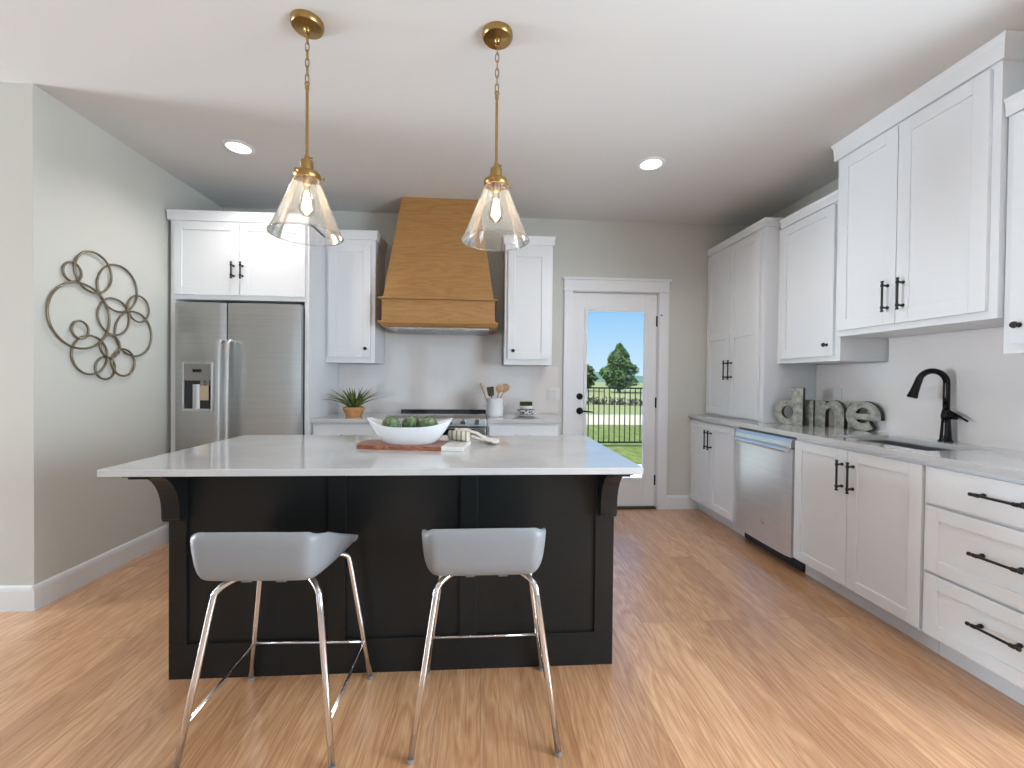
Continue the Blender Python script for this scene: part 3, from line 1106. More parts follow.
for (z0, z1, hz) in ((.397, .688, .55), (.113, .385, .268)):
    d = shaker(fx, 1.192, 1.776, z0, z1).build('drawer', M['cabinet'], t, bevel=.0018)
    bar_pull(fx, 1.490, hz, .168, False, parent=d)

# dishwasher
dw = thing('dishwasher', 'stainless dishwasher between the white base cabinets', 'dishwasher', (2.28, 2.897, 0))
MB().box(XC + .012, XR - .06, 2.596, 3.2, .10, .875).build('body', M['grey_plastic'], dw)
mb = MB()
n = 12
rings = []
for i in range(n + 1):          # bowed front
    a = i / n
    x = 1.978 - .010 * math.sin(PI * a) ** .6 if 0 < i < n else 1.985
    rings.append((x, 2.597 + .602 * a))
mb.prism([(x, y, .10) for x, y in rings] + [(XC + .01, 3.199, .10), (XC + .01, 2.597, .10)], (0, 0, .70))
dd = mb.build('door_panel', M['steel_light'], dw, smooth='auto')
mb = MB().prism([(1.972, 2.598, .806), (1.972, 2.598, .838), (1.984, 2.598, .866), (XC + .01, 2.598, .866), (XC + .01, 2.598, .806)], (0, .60, 0))
mb.build('control_strip', M['steel_light'], dw, bevel=.002)
mb = MB().prism([(1.945, 2.612, .776), (1.938, 2.612, .790), (1.945, 2.612, .806), (1.978, 2.612, .812), (1.978, 2.612, .776)], (0, .572, 0))
mb.build('handle', M['steel_light'], dd, bevel=.003)
badge((1.9685, 2.86, .248), .016, 'x', dd)
MB().box(TK - .02, TK, 2.598, 3.198, .008, .099).build('kick_plate', M['dark'], dw, bevel=.002)

# right counter with sink opening
SK = (2.09, 2.46, 1.87, 2.42)
mb = MB()
CX0 = 1.968
for (a, b_, c, d) in ((CX0, SK[0], 1.165, YB - .002), (SK[1], XR - .012, 1.165, YB - .002), (SK[0], SK[1], 1.165, SK[2]), (SK[0], SK[1], SK[3], YB - .002)):
    mb.box(a, b_, c, d, .914 - CT, .914)
bmesh.ops.remove_doubles(mb.bm, verts=mb.bm.verts, dist=1e-5)
o = mb.build('countertop', M['quartz'])
tag(set_origin(o, (2.28, 2.56, .914 - CT)), 'long white quartz counter along the right wall with undermount sink', 'countertop')
sk = thing('kitchen_sink', 'undermount steel sink basin let into the right counter', 'sink', ((SK[0] + SK[1]) / 2, (SK[2] + SK[3]) / 2, .70))
mb = MB()
a, b_, c, d = SK[0] - .006, SK[1] + .006, SK[2] - .006, SK[3] + .006
z0, z1 = .70, .883
mb.box(a, b_, c, d, z0, z0 + .006)
mb.box(a, a + .004, c, d, z0 + .006, z1)
mb.box(b_ - .004, b_, c, d, z0 + .006, z1)
mb.box(a + .004, b_ - .004, c, c + .004, z0 + .006, z1)
mb.box(a + .004, b_ - .004, d - .004, d, z0 + .006, z1)
mb.build('basin', M['steel'], sk)
MB().lathe((2.275, 2.2, .7062), [(.045, 0), (.043, .003), (.03, .002), (0, .001)], 20).build('drain', M['steel_bright'], sk)

# faucet
fa = thing('kitchen_faucet', 'dark bronze gooseneck faucet beside the sink', 'faucet', (2.535, 2.165, .914))
FXX, FYY = 2.535, 2.165
MB().lathe((FXX, FYY, .914), [(.031, 0), (.031, .006), (.027, .010), (.0255, .014), (.0235, .05), (.020, .10), (.0195, .125), (.022, .13), (.022, .15), (.0195, .155), (.018, .17), (.0145, .176), (0, .177)], 28).build('body', M['bronze'], fa, smooth='auto')
pts = [(FXX, FYY, 1.085), (FXX, FYY, 1.16), (FXX, FYY, 1.235)]
R_ = .066
dx, dy = -.96, .28
for i in range(1, 13):
    th = PI * i / 13 * 1.02
    pts.append((FXX + dx * R_ * (1 - math.cos(th)), FYY + dy * R_ * (1 - math.cos(th)), 1.235 + R_ * math.sin(th)))
MB().tube(pts, .0155, 16).build('gooseneck', M['bronze'], fa, smooth=True)
p = Vector(pts[-1])
q = (p - Vector(pts[-2])).normalized()
MB().tube([p - q * .01, p + q * .02, p + q * .06, p + q * .095, p + q * .10], [.0165, .0172, .0195, .0245, .021], 18).build('spray_head', M['bronze'], fa, smooth='auto')
mb = MB().tube([(FXX, FYY - .018, 1.054), (FXX, FYY - .05, 1.054)], [.015, .0165], 14)
mb.tube([(FXX - .005, FYY - .045, 1.054), (FXX - .01, FYY - .012, 1.085)], [.006, .0045], 8)
mb.tube([(FXX - .004, FYY - .002, 1.092), (FXX, FYY - .05, 1.066), (FXX, FYY - .105, 1.035)], [.007, .0065, .0055], 10)
mb.build('lever', M['bronze'], fa, smooth='auto')

# ------------------------------------------------------------------ right run: uppers
def upper(name, label, xf, y0, y1, z0, z1, cz0, cz1, ends, out=.028):
    f = Face('x', xf)
    t = thing(name, label, 'cabinet', ((xf + XR) / 2, (y0 + y1) / 2, z0))
    MB().box(xf, XR - .002, y0, y1, z0, cz0 + .02).build('body', M['cabinet'], t, bevel=.001)
    crown(t, f, y0, y1, cz0, cz1, XR - xf - .002, out=out, ends=ends)
    return t, f


t, f = upper('counter_cupboard', 'tall white two-door cupboard standing on the far end of the right counter', 2.155, 3.14, YB - .002, .9145, 2.40, 2.425, 2.485, (True, False))
door_part(t, f, 3.572, 3.952, .93, 2.405, pull=(3.605, 1.33, .165, True), mid=1.64)
door_part(t, f, 3.185, 3.568, .93, 2.405, pull=(3.535, 1.33, .165, True), mid=1.64)
t, f = upper('wall_cabinet', 'white single-door wall cabinet between the tall cupboard and the cabinet over the sink', 2.262, 2.56, 3.105, 1.372, 2.36, 2.395, 2.46, (False, False))
door_part(t, f, 2.60, 3.092, 1.405, 2.385, kn=(2.645, 1.478), rail=.062)
f.box(mb := MB(), 3.105, 3.1395, -.02, 0, 1.372, 2.395)
mb.build('filler_strip', M['cabinet'], t)
t, f = upper('wall_cabinet', 'large white two-door wall cabinet over the sink reaching the ceiling', 2.226, 1.706, 2.556, 1.52, 2.62, 2.632, CEIL - .001, (True, True), .03)
door_part(t, f, 2.152, 2.53, 1.555, 2.615, pull=(2.192, 1.705, .165, True), rail=.066)
door_part(t, f, 1.738, 2.148, 1.555, 2.615, pull=(2.106, 1.705, .165, True), rail=.066)
t, f = upper('wall_cabinet', 'white wall cabinet cut off by the right edge of the view, beside the sink cabinet', 2.255, 1.185, 1.703, 1.365, 2.36, 2.385, 2.46, (True, False))
door_part(t, f, 1.22, 1.672, 1.405, 2.375, kn=(1.637, 1.482), rail=.062)

# ------------------------------------------------------------------ island
isl = thing('kitchen_island', 'charcoal panelled kitchen island base with corbels', 'kitchen island', (-.35, 2.1, 0))
IX0, IX1, IF, IB = -1.263, .569, 1.797, 2.375
mb = MB().box(IX0 + .012, IX1 - .012, IF + .012, IB, 0, .914 - .026)
mb.build('body', M['island'], isl)
f = Face('y', IF + .012)
mb = MB()
st_ = [(IX0, -1.195), (-.635, -.565), (-.092, -.020), (.488, IX1)]
for (a, b_) in st_:
    f.box(mb, a, b_, 0, .012, .142, .888)
f.box(mb, IX0, IX1, 0, .012, 0, .142)
for i in range(3):
    f.box(mb, st_[i][1], st_[i + 1][0], 0, .012, .85, .888)
mb.build('front_frame', M['island'], isl, bevel=.0015)
for xx, k in ((IX0, 'l'), (IX1 - .012, 'r')):
    mb = MB().box(xx, xx + .012, IF + .012, IB, 0, .888)
    mb.build('end_panel', M['island'], isl, bevel=.001)
    MB().box(xx - .0 if k == 'l' else xx, xx + .012, IF + .012, IB, 0, .0).bm.free()


def corbel(x0, x1):
    y = IF - .0005
    top = .8875
    pr = [(y, .655), (y, top), (y - .225, top), (y - .225, top - .013), (y - .197, top - .013), (y - .197, top - .026), (y - .165, top - .026)]
    n = 10
    for i in range(n + 1):        # concave sweep
        a = PI / 2 * i / n
        pr.append((y - .165 + .125 * math.sin(a), top - .028 - .165 * (1 - math.cos(a))))
    pr += [(y - .04, .668), (y - .034, .662), (y - .034, .655)]
    mb = MB().prism([(x0, p, q) for p, q in pr], (x1 - x0, 0, 0))
    c = mb.build('corbel', M['island'], isl, bevel=.0015)
    return c


corbel(IX0, IX0 + .07)
corbel(IX1 - .07, IX1)
o = MB().box(-1.297, .589, 1.5176, 2.406, .889, .914).build('countertop', M['quartz'], bevel=.0025)
tag(set_origin(o, (-.354, 1.96, .889)), 'white quartz slab on top of the charcoal island', 'countertop')

# ------------------------------------------------------------------ bar stools
def make_stool(cx, cy, label):
    t = thing('bar_stool', label, 'stool', (cx, cy, 0), 'bar stools at the island')
    prof = [(-.203, .750), (-.210, .741), (-.214, .715), (-.211, .67), (-.203, .628), (-.188, .597), (-.15, .584), (-.07, .576), (.02, .572), (.10, .574), (.16, .582), (.190, .585), (.203, .574)]

    def prof_at(v):
        s = v * (len(prof) - 1)
        i = min(int(s), len(prof) - 2)
        a = s - i
        return (prof[i][0] * (1 - a) + prof[i + 1][0] * a, prof[i][1] * (1 - a) + prof[i + 1][1] * a)

    def rim(y):
        return .737 + (.596 - .737) * min(1, max(0, (y + .165) / .355))

    def fn(u, v):
        U = 2 * u - 1
        y0, z0 = prof_at(v)
        ye = -.170 + .360 * max(0, (v - .12) / .88)
        if v > .9:
            ye -= .03 * (v - .9) / .1
        ze = rim(ye) - (.03 * (v - .88) / .12 if v > .88 else 0)
        fl = .62                               # flat share of the half width
        a = abs(U)
        w0 = .158 - (.030 * ((v - .8) / .2) ** 2 if v > .8 else 0)
        if a < fl:
            x, s = w0 * a / fl, 0.0
        else:
            s = (a - fl) / (1 - fl)
            x = w0 + (.196 + .018 * v - .030 * max(0, 1 - v / .2) ** 2 - .158) * (1 - (1 - s) ** 2.0) + .004 * s * min(1, v * 4)
        y = y0 + (ye - y0) * s ** 1.7
        z = z0 + (ze - z0) * s ** 1.35
        y += .010 * a * a * (1 - v)
        z -= (.006 * a * a + .016 * s ** 2.5) * max(0, 1 - v / .2)
        return Vector((cx - .009 + math.copysign(x, U), cy + y, z))
    seat = MB().grid(fn, 28, 30).build('seat', M['seat'], t, smooth=True)
    so = seat.modifiers.new('thick', 'SOLIDIFY')
    so.thickness = .014
    so.offset = 0
    bv = seat.modifiers.new('sub', 'SUBSURF')
    bv.levels = bv.render_levels = 1
    r = .0105
    zt = .558

    def leg(sx, sy):
        foot = Vector((cx + sx * .240, cy + sy * .205, 0.004))
        top = Vector((cx + sx * .172, cy + sy * (.135 if sy < 0 else .155), .50))
        d = (top - foot)
        pts = [foot, foot + d * .5, foot + d * .93]
        inner = Vector((cx + sx * .06, cy + sy * .035, zt + .0035))
        b1 = foot + d * 1.02
        for i in range(1, 9):
            a = i / 9
            c1 = Vector((cx + sx * .165, cy + sy * (.13 if sy < 0 else .152), zt + .004))
            pts.append((b1 * (1 - a) ** 2) + c1 * 2 * a * (1 - a) + inner * a * a)
        pts.append(inner)
        o = MB().tube(pts, r, 14).build('leg', M['chrome'], t, smooth=True)
        MB().tube([foot - Vector((0, 0, .004)), foot + d * .02], r * 1.06, 14).build('foot_cap', M['rubber'], o)
        return foot, d
    for sx in (-1, 1):
        for sy in (-1, 1):
            leg(sx, sy)
    mb = MB()                                   # under-seat frame joins the leg tops
    for sy in (-1, 1):
        mb.tube([(cx - .065, cy + sy * .035, zt + .0035), (cx + .065, cy + sy * .035, zt + .0035)], r * .95, 12)
    mb.box(cx - .05, cx + .05, cy - .03, cy + .03, zt + .004, zt + .011)
    mb.build('seat_frame', M['chrome'], t, smooth='auto')
    for sx in (-1, 1):
        MB().tube([(cx + sx * .055 - .015, cy - .15, .5735), (cx + sx * .055 + .015, cy - .15, .5735)], .0045, 8).build('seat_clip', M['rubber'], t)

    def at(sx, sy, z):
        k = (z - .004) / (.50 - .004)
        return Vector((cx + sx * (.240 - .068 * k), cy + sy * (.205 - (.07 if sy < 0 else .05) * k), z))
    zb = .162
    MB().tube([at(-1, 1, zb), at(1, 1, zb)], .0055, 10).build('footrest', M['chrome'], t, smooth=True)
    for sx in (-1, 1):
        MB().tube([at(sx, 1, zb), at(sx, -1, zb - .025)], .0055, 10).build('side_rail', M['chrome'], t, smooth=True)
    return t


s1 = make_stool(.017, 1.572, 'pale grey bar stool with chrome legs, on the right in front of the island')
s2 = copy_tree(s1)
s2.location = (-.697, 1.566, 0)
s2.rotation_euler = (0, 0, -.03)
s2['label'] = 'pale grey bar stool with chrome legs, on the left in front of the island'

# ------------------------------------------------------------------ pendants
def pendant(cx, cy, label):
    t = thing('pendant_light', label, 'pendant lamp', (cx, cy, CEIL), 'pendant lights over the island')
    MB().lathe((cx, cy, CEIL), [(.066, -.001), (.066, -.018), (.060, -.026), (.02, -.030), (.012, -.034), (.008, -.042), (0, -.043)], 36).build('canopy', M['brass'], t, smooth='auto')
    mb = MB()
    mb.tube([(cx + .008 * math.cos(2 * PI * i / 14), cy, CEIL - .048 + .008 * math.sin(2 * PI * i / 14)) for i in range(14)], .0022, 8, True)
    zc = CEIL - .072
    for k in range(6):
        n = 20
        lp = []
        for i in range(n):
            a = 2 * PI * i / n
            s, c = math.sin(a), math.cos(a)
            h = .021 * (abs(s) ** .8) * (1 if s > 0 else -1)
            w = .0075 * c
            lp.append((cx + (w if k % 2 else 0), cy + (0 if k % 2 else w), zc + h))
        mb.tube(lp, .0024, 8, True)
        zc -= .033
    mb.build('chain', M['brass'], t, smooth=True)
    mb = MB()
    mb.tube([(cx + .009 * math.cos(2 * PI * i / 14), cy, 2.478 + .009 * math.sin(2 * PI * i / 14)) for i in range(14)], .0026, 8, True)
    mb.tube([(cx, cy, 2.470), (cx, cy, 2.455)], [.008, .009], 14)
    mb.tube([(cx, cy, 2.456), (cx, cy, 2.165)], .0062, 14)
    mb.build('rod', M['brass'], t, smooth='auto')
    mb = MB().lathe((cx, cy, 0), [(.004, 2.178), (.010, 2.174), (.011, 2.160), (.013, 2.156), (.024, 2.152), (.026, 2.146), (.026, 2.10), (.024, 2.096), (.0, 2.095)], 28)
    mb.tube([(cx + .01, cy, 2.166), (cx + .024, cy, 2.166)], .0035, 8)
    mb.build('socket_cap', M['brass'], t, smooth='auto')
    mb = MB().lathe((cx, cy, 0), [(.022, 2.104), (.050, 2.102), (.0545, 2.096), (.0545, 2.080), (.050, 2.074), (.043, 2.074), (.043, 2.094), (.022, 2.096)], 32)
    for a in (.3, .3 + 2.1, .3 + 4.2):
        q = Vector((math.cos(a), math.sin(a), 0))
        c = Vector((cx, cy, 2.086))
        mb.tube([c + q * .05, c + q * .066], .003, 8)
        mb.tube([c + q * .064, c + q * .072], .0055, 10)
    mb.build('shade_ring', M['brass'], t, smooth='auto')
    MB().tube([(cx, cy, 2.094), (cx, cy, 2.05)], [.018, .0165], 18).build('bulb_holder', M['brass'], t, smooth='auto')
    n = 48
    mb = MB()
    prof = [(.046, 2.088), (.050, 2.072), (.064, 2.04), (.100, 1.96), (.140, 1.872), (.1545, 1.840), (.1575, 1.8395), (.1535, 1.8425)]
    prof = [(.046, 2.088), (.052, 2.066), (.072, 2.016), (.099, 1.95), (.126, 1.884), (.142, 1.845), (.145, 1.840)]
    rings = [[Vector((cx + r * math.cos(2 * PI * i / n), cy + r * math.sin(2 * PI * i / n), z)) for i in range(n)] for r, z in prof]
    mb.loft(rings, True, False)
    mb.tube([(cx + .1455 * math.cos(2 * PI * i / n), cy + .1455 * math.sin(2 * PI * i / n), 1.8385) for i in range(n)], .0028, 8, True)
    mb.build('glass_shade', M['shade'], t, smooth=True)
    b = MB().lathe((cx, cy, 0), [(.012, 2.052), (.014, 2.04), (.022, 2.012), (.032, 1.985), (.0345, 1.962), (.030, 1.938), (.018, 1.922), (.0, 1.918)], 24).build('bulb', M['bulbglass'], t, smooth=True)
    mb = MB()
    for i in range(6):
        a = 2 * PI * i / 6
        mb.tube([(cx + .006 * math.cos(a), cy + .006 * math.sin(a), 2.02), (cx + .019 * math.cos(a + .4), cy + .019 * math.sin(a + .4), 1.945)], .0013, 5)
    mb.build('filament', M['filament'], b)
    d = bpy.data.lights.new('bulb_glow', 'POINT')
    d.energy = 1.1
    d.color = (1, .86, .66)
    d.shadow_soft_size = .02
    lo = bpy.data.objects.new('bulb_glow', d)
    COL.objects.link(lo)
    lo.parent = t
    lo.location = (0, 0, 1.965 - CEIL)
    return t


p1 = pendant(.047, 1.868, 'brass pendant lamp with glass cone shade, the right one of two over the island')
p2 = copy_tree(p1)
p2.location = (-.758, 1.873, CEIL)
p2['label'] = 'brass pendant lamp with glass cone shade, the left one of two over the island'

# ------------------------------------------------------------------ recessed ceiling lamps
def downlight(cx, cy, label):
    t = thing('recessed_light', label, 'ceiling lamp', (cx, cy, CEIL), 'recessed ceiling lights')
    MB().lathe((cx, cy, CEIL), [(.095, -.0005), (.095, -.005), (.088, -.009), (.072, -.009), (.07, -.003), (.07, -.0008)], 36).build('trim_ring', M['trim'], t, smooth='auto')
    MB().lathe((cx, cy, CEIL), [(.0705, -.001), (.0705, -.004), (.05, -.006), (0, -.0065)], 32).build('lens', M['lens'], t, smooth='auto')
    d = bpy.data.lights.new('downlight_glow', 'SPOT')
    d.energy = 33
    d.spot_size = math.radians(150)
    d.spot_blend = .8
    d.shadow_soft_size = .06
    d.color = (1, .965, .93)
    lo = bpy.data.objects.new('downlight_glow', d)
    COL.objects.link(lo)
    lo.parent = t
    lo.location = (0, 0, -.02)
    return t


r1 = downlight(-1.615, 2.918, 'round recessed ceiling light on the left, near the refrigerator')
r2 = copy_tree(r1)
r2.location = (1.145, 2.893, CEIL)
r2['label'] = 'round recessed ceiling light on the right, between the island and the sink wall'

for (cx, cy, lb) in ((-1.6, .35, 'added round ceiling fill light, unseen, behind the camera on the left'), (1.2, .35, 'added round ceiling fill light, unseen, behind the camera on the right'),
                     (-1.6, -2.0, 'added round ceiling fill light, unseen, nearest the rear windows on the left'), (1.2, -2.0, 'added round ceiling fill light, unseen, nearest the rear windows on the right')):
    r = copy_tree(r1)  # unseen extra lamps, added to brighten the room by floor bounce
    r.location = (cx, cy, CEIL)
    for ch in r.children:
        if ch.type == 'LIGHT':
            ch.data = ch.data.copy()
            ch.data.energy = 14
    r['label'] = lb

# ------------------------------------------------------------------ wall art
RINGS = [(2.577, 1.816, .054), (2.703, 1.844, .12), (2.88, 1.786, .147), (2.62, 1.574, .189), (2.85, 1.602, .115), (3.034, 1.682, .088), (3.004, 1.51, .148), (2.617, 1.493, .051), (2.686, 1.352, .115), (2.815, 1.412, .07), (2.787, 1.276, .068), (2.912, 1.316, .087)]
wa = thing('wall_sculpture', 'bronze metal wall sculpture of twelve joined rings on the left wall', 'wall art', (XL, 2.79, 1.55))
for i, (ry, rz, rr) in enumerate(RINGS):
    xx = XL + .010 + (.006 if i % 2 else 0)
    n = 40
    MB().tube([(xx, ry + rr * math.cos(2 * PI * k / n), rz + rr * math.sin(2 * PI * k / n)) for k in range(n)], .0062, 8, True).build('ring', M['ring'], wa, smooth=True)

# ------------------------------------------------------------------ letters d i n e
def arc(cx, cy, rx, ry, a0, a1, n=20):
    return [(cx + rx * math.cos(a0 + (a1 - a0) * i / n), cy + ry * math.sin(a0 + (a1 - a0) * i / n)) for i in range(n + 1)]


def letter(name, label, loops, left, right, cat='letter'):
    """loops: outlines (outer first) in units of the letter width; left/right: base points on the counter"""
    L_, R__ = Vector((*left, 0)), Vector((*right, 0))
    dirv = (R__ - L_).normalized()
    nrm = Vector((dirv.y, -dirv.x, 0))            # towards the room
    if nrm.x > 0:
        nrm = -nrm
    cu = bpy.data.curves.new(name, 'CURVE')
    cu.dimensions = '2D'
    cu.fill_mode = 'BOTH'
    cu.extrude = .02
    cu.bevel_depth = .0015
    for lp in loops:
        sp = cu.splines.new('POLY')
        sp.points.add(len(lp) - 1)
        for i, (a, b) in enumerate(lp):
            sp.points[i].co = (a, b, 0, 1)
        sp.use_cyclic_u = True
    tmp = bpy.data.objects.new(name, cu)
    COL.objects.link(tmp)
    dg = bpy.context.evaluated_depsgraph_get()
    me = bpy.data.meshes.new_from_object(tmp.evaluated_get(dg))
    bpy.data.objects.remove(tmp, do_unlink=True)
    mt = Matrix.Identity(4)
    for i in range(3):
        mt[i][0], mt[i][1], mt[i][2] = dirv[i], (0, 0, 1)[i], nrm[i]
    me.transform(mt)
    me.materials.clear()
    me.materials.append(M['galv'])
    me.materials.append(M['galv_side'])
    for pl in me.polygons:
        pl.material_index = 0 if abs(pl.normal.dot(nrm)) > .8 else 1
    o = bpy.data.objects.new(name, me)
    COL.objects.link(o)
    o.location = (L_.x - nrm.x * .0215, L_.y - nrm.y * .0215, .9145)
    tag(o, label, cat, 'letters on the right counter')
    return o


W = .185
xh = .185
# d
outer = arc(.085, .092, .085, .092, math.acos(.027 / .085), 2 * PI - math.acos(.027 / .085), 26)
d_out = outer + [(.112, .0), (W, 0), (W, .275), (.112, .275)]
d_hole = arc(.088, .094, .040, .048, 0, 2 * PI, 24)[:-1]
GP = [(2.218, 3.100), (2.320, 2.943), (2.362, 2.993), (2.389, 2.928), (2.402, 2.926), (2.464, 2.748), (2.473, 2.743), (2.540, 2.554)]


def ln(i):
    return (Vector(GP[i + 1]) - Vector(GP[i])).length


w_ = ln(0)
s = w_ / W
letter('letter_d', 'galvanised metal letter d, leftmost of the word on the counter', [[(a * s, b) for a, b in d_out], [(a * s, b) for a, b in d_hole]], GP[0], GP[1])
w_ = ln(2)
letter('letter_i', 'galvanised metal dotless letter i between the d and the n', [[(0, 0), (w_, 0), (w_, xh), (0, xh)]], GP[2], GP[3])
w_ = ln(4)
q = w_ * .36
n_out = [(0, 0), (q, 0)] + [(q, .095)] + arc(w_ / 2 + .004, .095, w_ / 2 - q + .004, .042, PI, 0, 14) + [(w_ - q + .008, 0), (w_, 0), (w_, .11)] + arc(w_ * .62, .11, w_ * .38, .082, 0, PI / 2 * 1.1, 12) + [(q, .165), (q, xh), (0, xh)]
letter('letter_n', 'galvanised metal letter n between the i and the e', [n_out], GP[4], GP[5])
w_ = ln(6)
e_out = arc(w_ / 2, .097, w_ / 2, .097, -.02, 2 * PI - .95, 40) + [(w_ * .70, .052)]
e_out += list(reversed(arc(w_ / 2, .097, w_ * .24, .048, PI + .45, 2 * PI - .75, 12))) + [(w_ * .28, .076), (w_, .076)]
e_hole = [(w_ * .29, .112)] + list(reversed(arc(w_ / 2, .105, w_ * .21, .048, .15, PI - .15, 14))) + [(w_ * .71, .112)]
letter('letter_e', 'galvanised metal letter e, rightmost of the word, nearest the sink', [e_out, e_hole], GP[6], GP[7])

# ------------------------------------------------------------------ things on the island
bd = thing('serving_board', 'dark wood serving board with a white marble end, on the island', 'serving board', (-.33, 2.0, .914))
ang = math.radians(-7)


def rot(x, y, c=(-.33, 2.0)):
    return (c[0] + x * math.cos(ang) - y * math.sin(ang), c[1] + x * math.sin(ang) + y * math.cos(ang))


pl = [(-.245, -.045), (-.225, -.085), (-.15, -.098), (.0, -.1), (.16, -.1), (.16, .1), (0, .1), (-.15, .098), (-.225, .085), (-.245, .045)]
MB().prism([(*rot(x, y), .9143) for x, y in pl], (0, 0, .018)).build('wooden_end', M['acacia'], bd, bevel=.002)
pl = [(.1603, -.1), (.262, -.1), (.262, .1), (.1603, .1)]
MB().prism([(*rot(x, y), .9143) for x, y in pl], (0, 0, .018)).build('marble_end', M['marble'], bd, bevel=.002)

bw = thing('oval_bowl', 'white boat-shaped ceramic bowl of artichokes on the serving board', 'bowl', (-.345, 2.01, .9325))
BCX, BCY, BZ = -.338, 2.01, .9325
mb = MB()


def bowl_ring(t, k):
    n = 48
    q = []
    for i in range(n):
        a = 2 * PI * i / n
        rx = (.112 + .085 * t ** .9) * k
        ry = (.07 + .04 * t ** .8) * k
        lift = .034 * t * t * abs(math.cos(a)) ** 3
        z = .082 * t
        cx_ = math.copysign(abs(math.cos(a)) ** .92, math.cos(a))
        q.append(Vector((BCX + rx * cx_, BCY + ry * math.sin(a), BZ + z + lift)))
    return q


rings = [bowl_ring(t, 1) for t in (0, .08, .2, .4, .6, .8, .95, 1.0)]
inner = []
for t in (1.0, .9, .7, .5, .3, .15):
    rg = bowl_ring(t, .945)
    inner.append(rg)
mb.loft(rings + inner)
tag(bw, 'white boat-shaped ceramic bowl of artichokes on the serving board', 'bowl')
mb.build('bowl_shell', M['ceramic'], bw, smooth='auto')


def artichoke(c, r, label):
    mb = MB()
    c = Vector(c)
    mb.ball(c, r * .86, 1, 1, .92, 14)
    ga = PI * (3 - math.sqrt(5))
    n = 46
    for i in range(n):
        zf = 1 - 1.75 * (i + .5) / n
        a = i * ga
        rr = math.sqrt(max(0, 1 - zf * zf))
        d = Vector((rr * math.cos(a), rr * math.sin(a), zf))
        up = Vector((0, 0, 1))
        tn = (up - d * d.dot(up))
        tn = tn.normalized() if tn.length > .05 else Vector((1, 0, 0))
        sd = d.cross(tn)
        b = c + d * r * .84
        L_ = r * .5
        w = r * .27
        pts = [b - tn * L_ * .5 - sd * w * .8, b - tn * L_ * .5 + sd * w * .8, b + tn * L_ * .1 + sd * w + d * r * .08, b + tn * L_ * .62 + d * r * .15, b + tn * L_ * .1 - sd * w + d * r * .08]
        ctr = b + d * r * .13
        vs = [mb.bm.verts.new(p) for p in pts]
        vc = mb.bm.verts.new(ctr)
        for k in range(5):
            mb.bm.faces.new([vs[k], vs[(k + 1) % 5], vc])
    o = mb.build('artichoke', M['artichoke'], recalc=False)
    set_origin(o, c - Vector((0, 0, r)))
    tag(o, label, 'artichoke', 'artichokes in the white bowl')
    return o


artichoke((-.424, 1.995, 1.010), .046, 'green artichoke at the left end of the white bowl')
artichoke((-.338, 2.022, 1.012), .045, 'green artichoke in the middle of the white bowl')
artichoke((-.252, 1.995, 1.010), .046, 'green artichoke at the right end of the white bowl')

# rolled towel
M['towel'] = mat('striped_towel', (0.62, 0.58, 0.50), .9, noise=((120, 120, 120), None, .3, 2))
nt = M['towel'].node_tree
tcn = nt.nodes.new('ShaderNodeTexCoord')
wv = nt.nodes.new('ShaderNodeTexWave')
wv.wave_type = 'BANDS'
wv.bands_direction = 'X'
wv.inputs['Scale'].default_value = 14
rr = nt.nodes.new('ShaderNodeValToRGB')
rr.color_ramp.interpolation = 'EASE'
rr.color_ramp.elements[0].position = .62
rr.color_ramp.elements[0].color = (.66, .62, .54, 1)
rr.color_ramp.elements[1].position = .80
rr.color_ramp.elements[1].color = (.30, .21, .12, 1)
nt.links.new(tcn.outputs['Object'], wv.inputs['Vector'])
nt.links.new(wv.outputs['Fac'], rr.inputs[0])
nt.links.new(rr.outputs[0], nt.nodes['Principled BSDF'].inputs['Base Color'])
M['towel_plain'] = mat('cream_towel', (0.62, 0.57, 0.50), .9, noise=((120, 120, 120), (.68, .64, .58), .3, 2))
TW = Vector((-.115, 2.06, .957))
tw = thing('dish_towel', 'rolled cream dish towel with brown stripes beside the white bowl', 'towel', (-.115, 2.06, .9325))
mb = MB()
pts = []
n = 90
rings_a = []
axis_a, axis_b = Vector((-.158, 2.09, .957)), Vector((-.068, 2.035, .957))
dv = (axis_b - axis_a).normalized()
sv = dv.cross(Vector((0, 0, 1))).normalized()


def spiral(c):
    out = []
    for i in range(n + 1):
        a = i / n
        th = a * 2 * PI * 3.2
        r = .006 + .018 * a
        out.append(c + (sv * math.cos(th) + Vector((0, 0, 1)) * math.sin(th)) * r)
    return out


A_, B_ = spiral(axis_a), spiral(axis_b)
vs = [[mb.bm.verts.new(p) for p in q] for q in (A_, [x * .67 + y * .33 for x, y in zip(A_, B_)], [x * .33 + y * .67 for x, y in zip(A_, B_)], B_)]
for k in range(3):
    for i in range(n):
        mb.bm.faces.new([vs[k][i], vs[k][i + 1], vs[k + 1][i + 1], vs[k + 1][i]])
o = mb.build('roll', M['towel'], tw, smooth=True)
so = o.modifiers.new('thick', 'SOLIDIFY')
so.thickness = .0048
so.offset = 0


def ribbon(pts, w):
    mb = MB()
    rings = []
    for i, p in enumerate(pts):
        p = Vector(p)
        t_ = (Vector(pts[min(i + 1, len(pts) - 1)]) - Vector(pts[max(i - 1, 0)])).normalized()
        s_ = t_.cross(Vector((0, 0, 1))).normalized()
        q = []
        for k in range(9):
            a = (k / 8 - .5)
            q.append(p + s_ * a * w + Vector((0, 0, .006 * math.cos(a * 9 + i))))
        rings.append(q)
    mb.loft(rings, False, False)
    o = mb.build('towel_tail', M['towel_plain'], tw, smooth=True)
    so = o.modifiers.new('thick', 'SOLIDIFY')
    so.thickness = .007
    return o


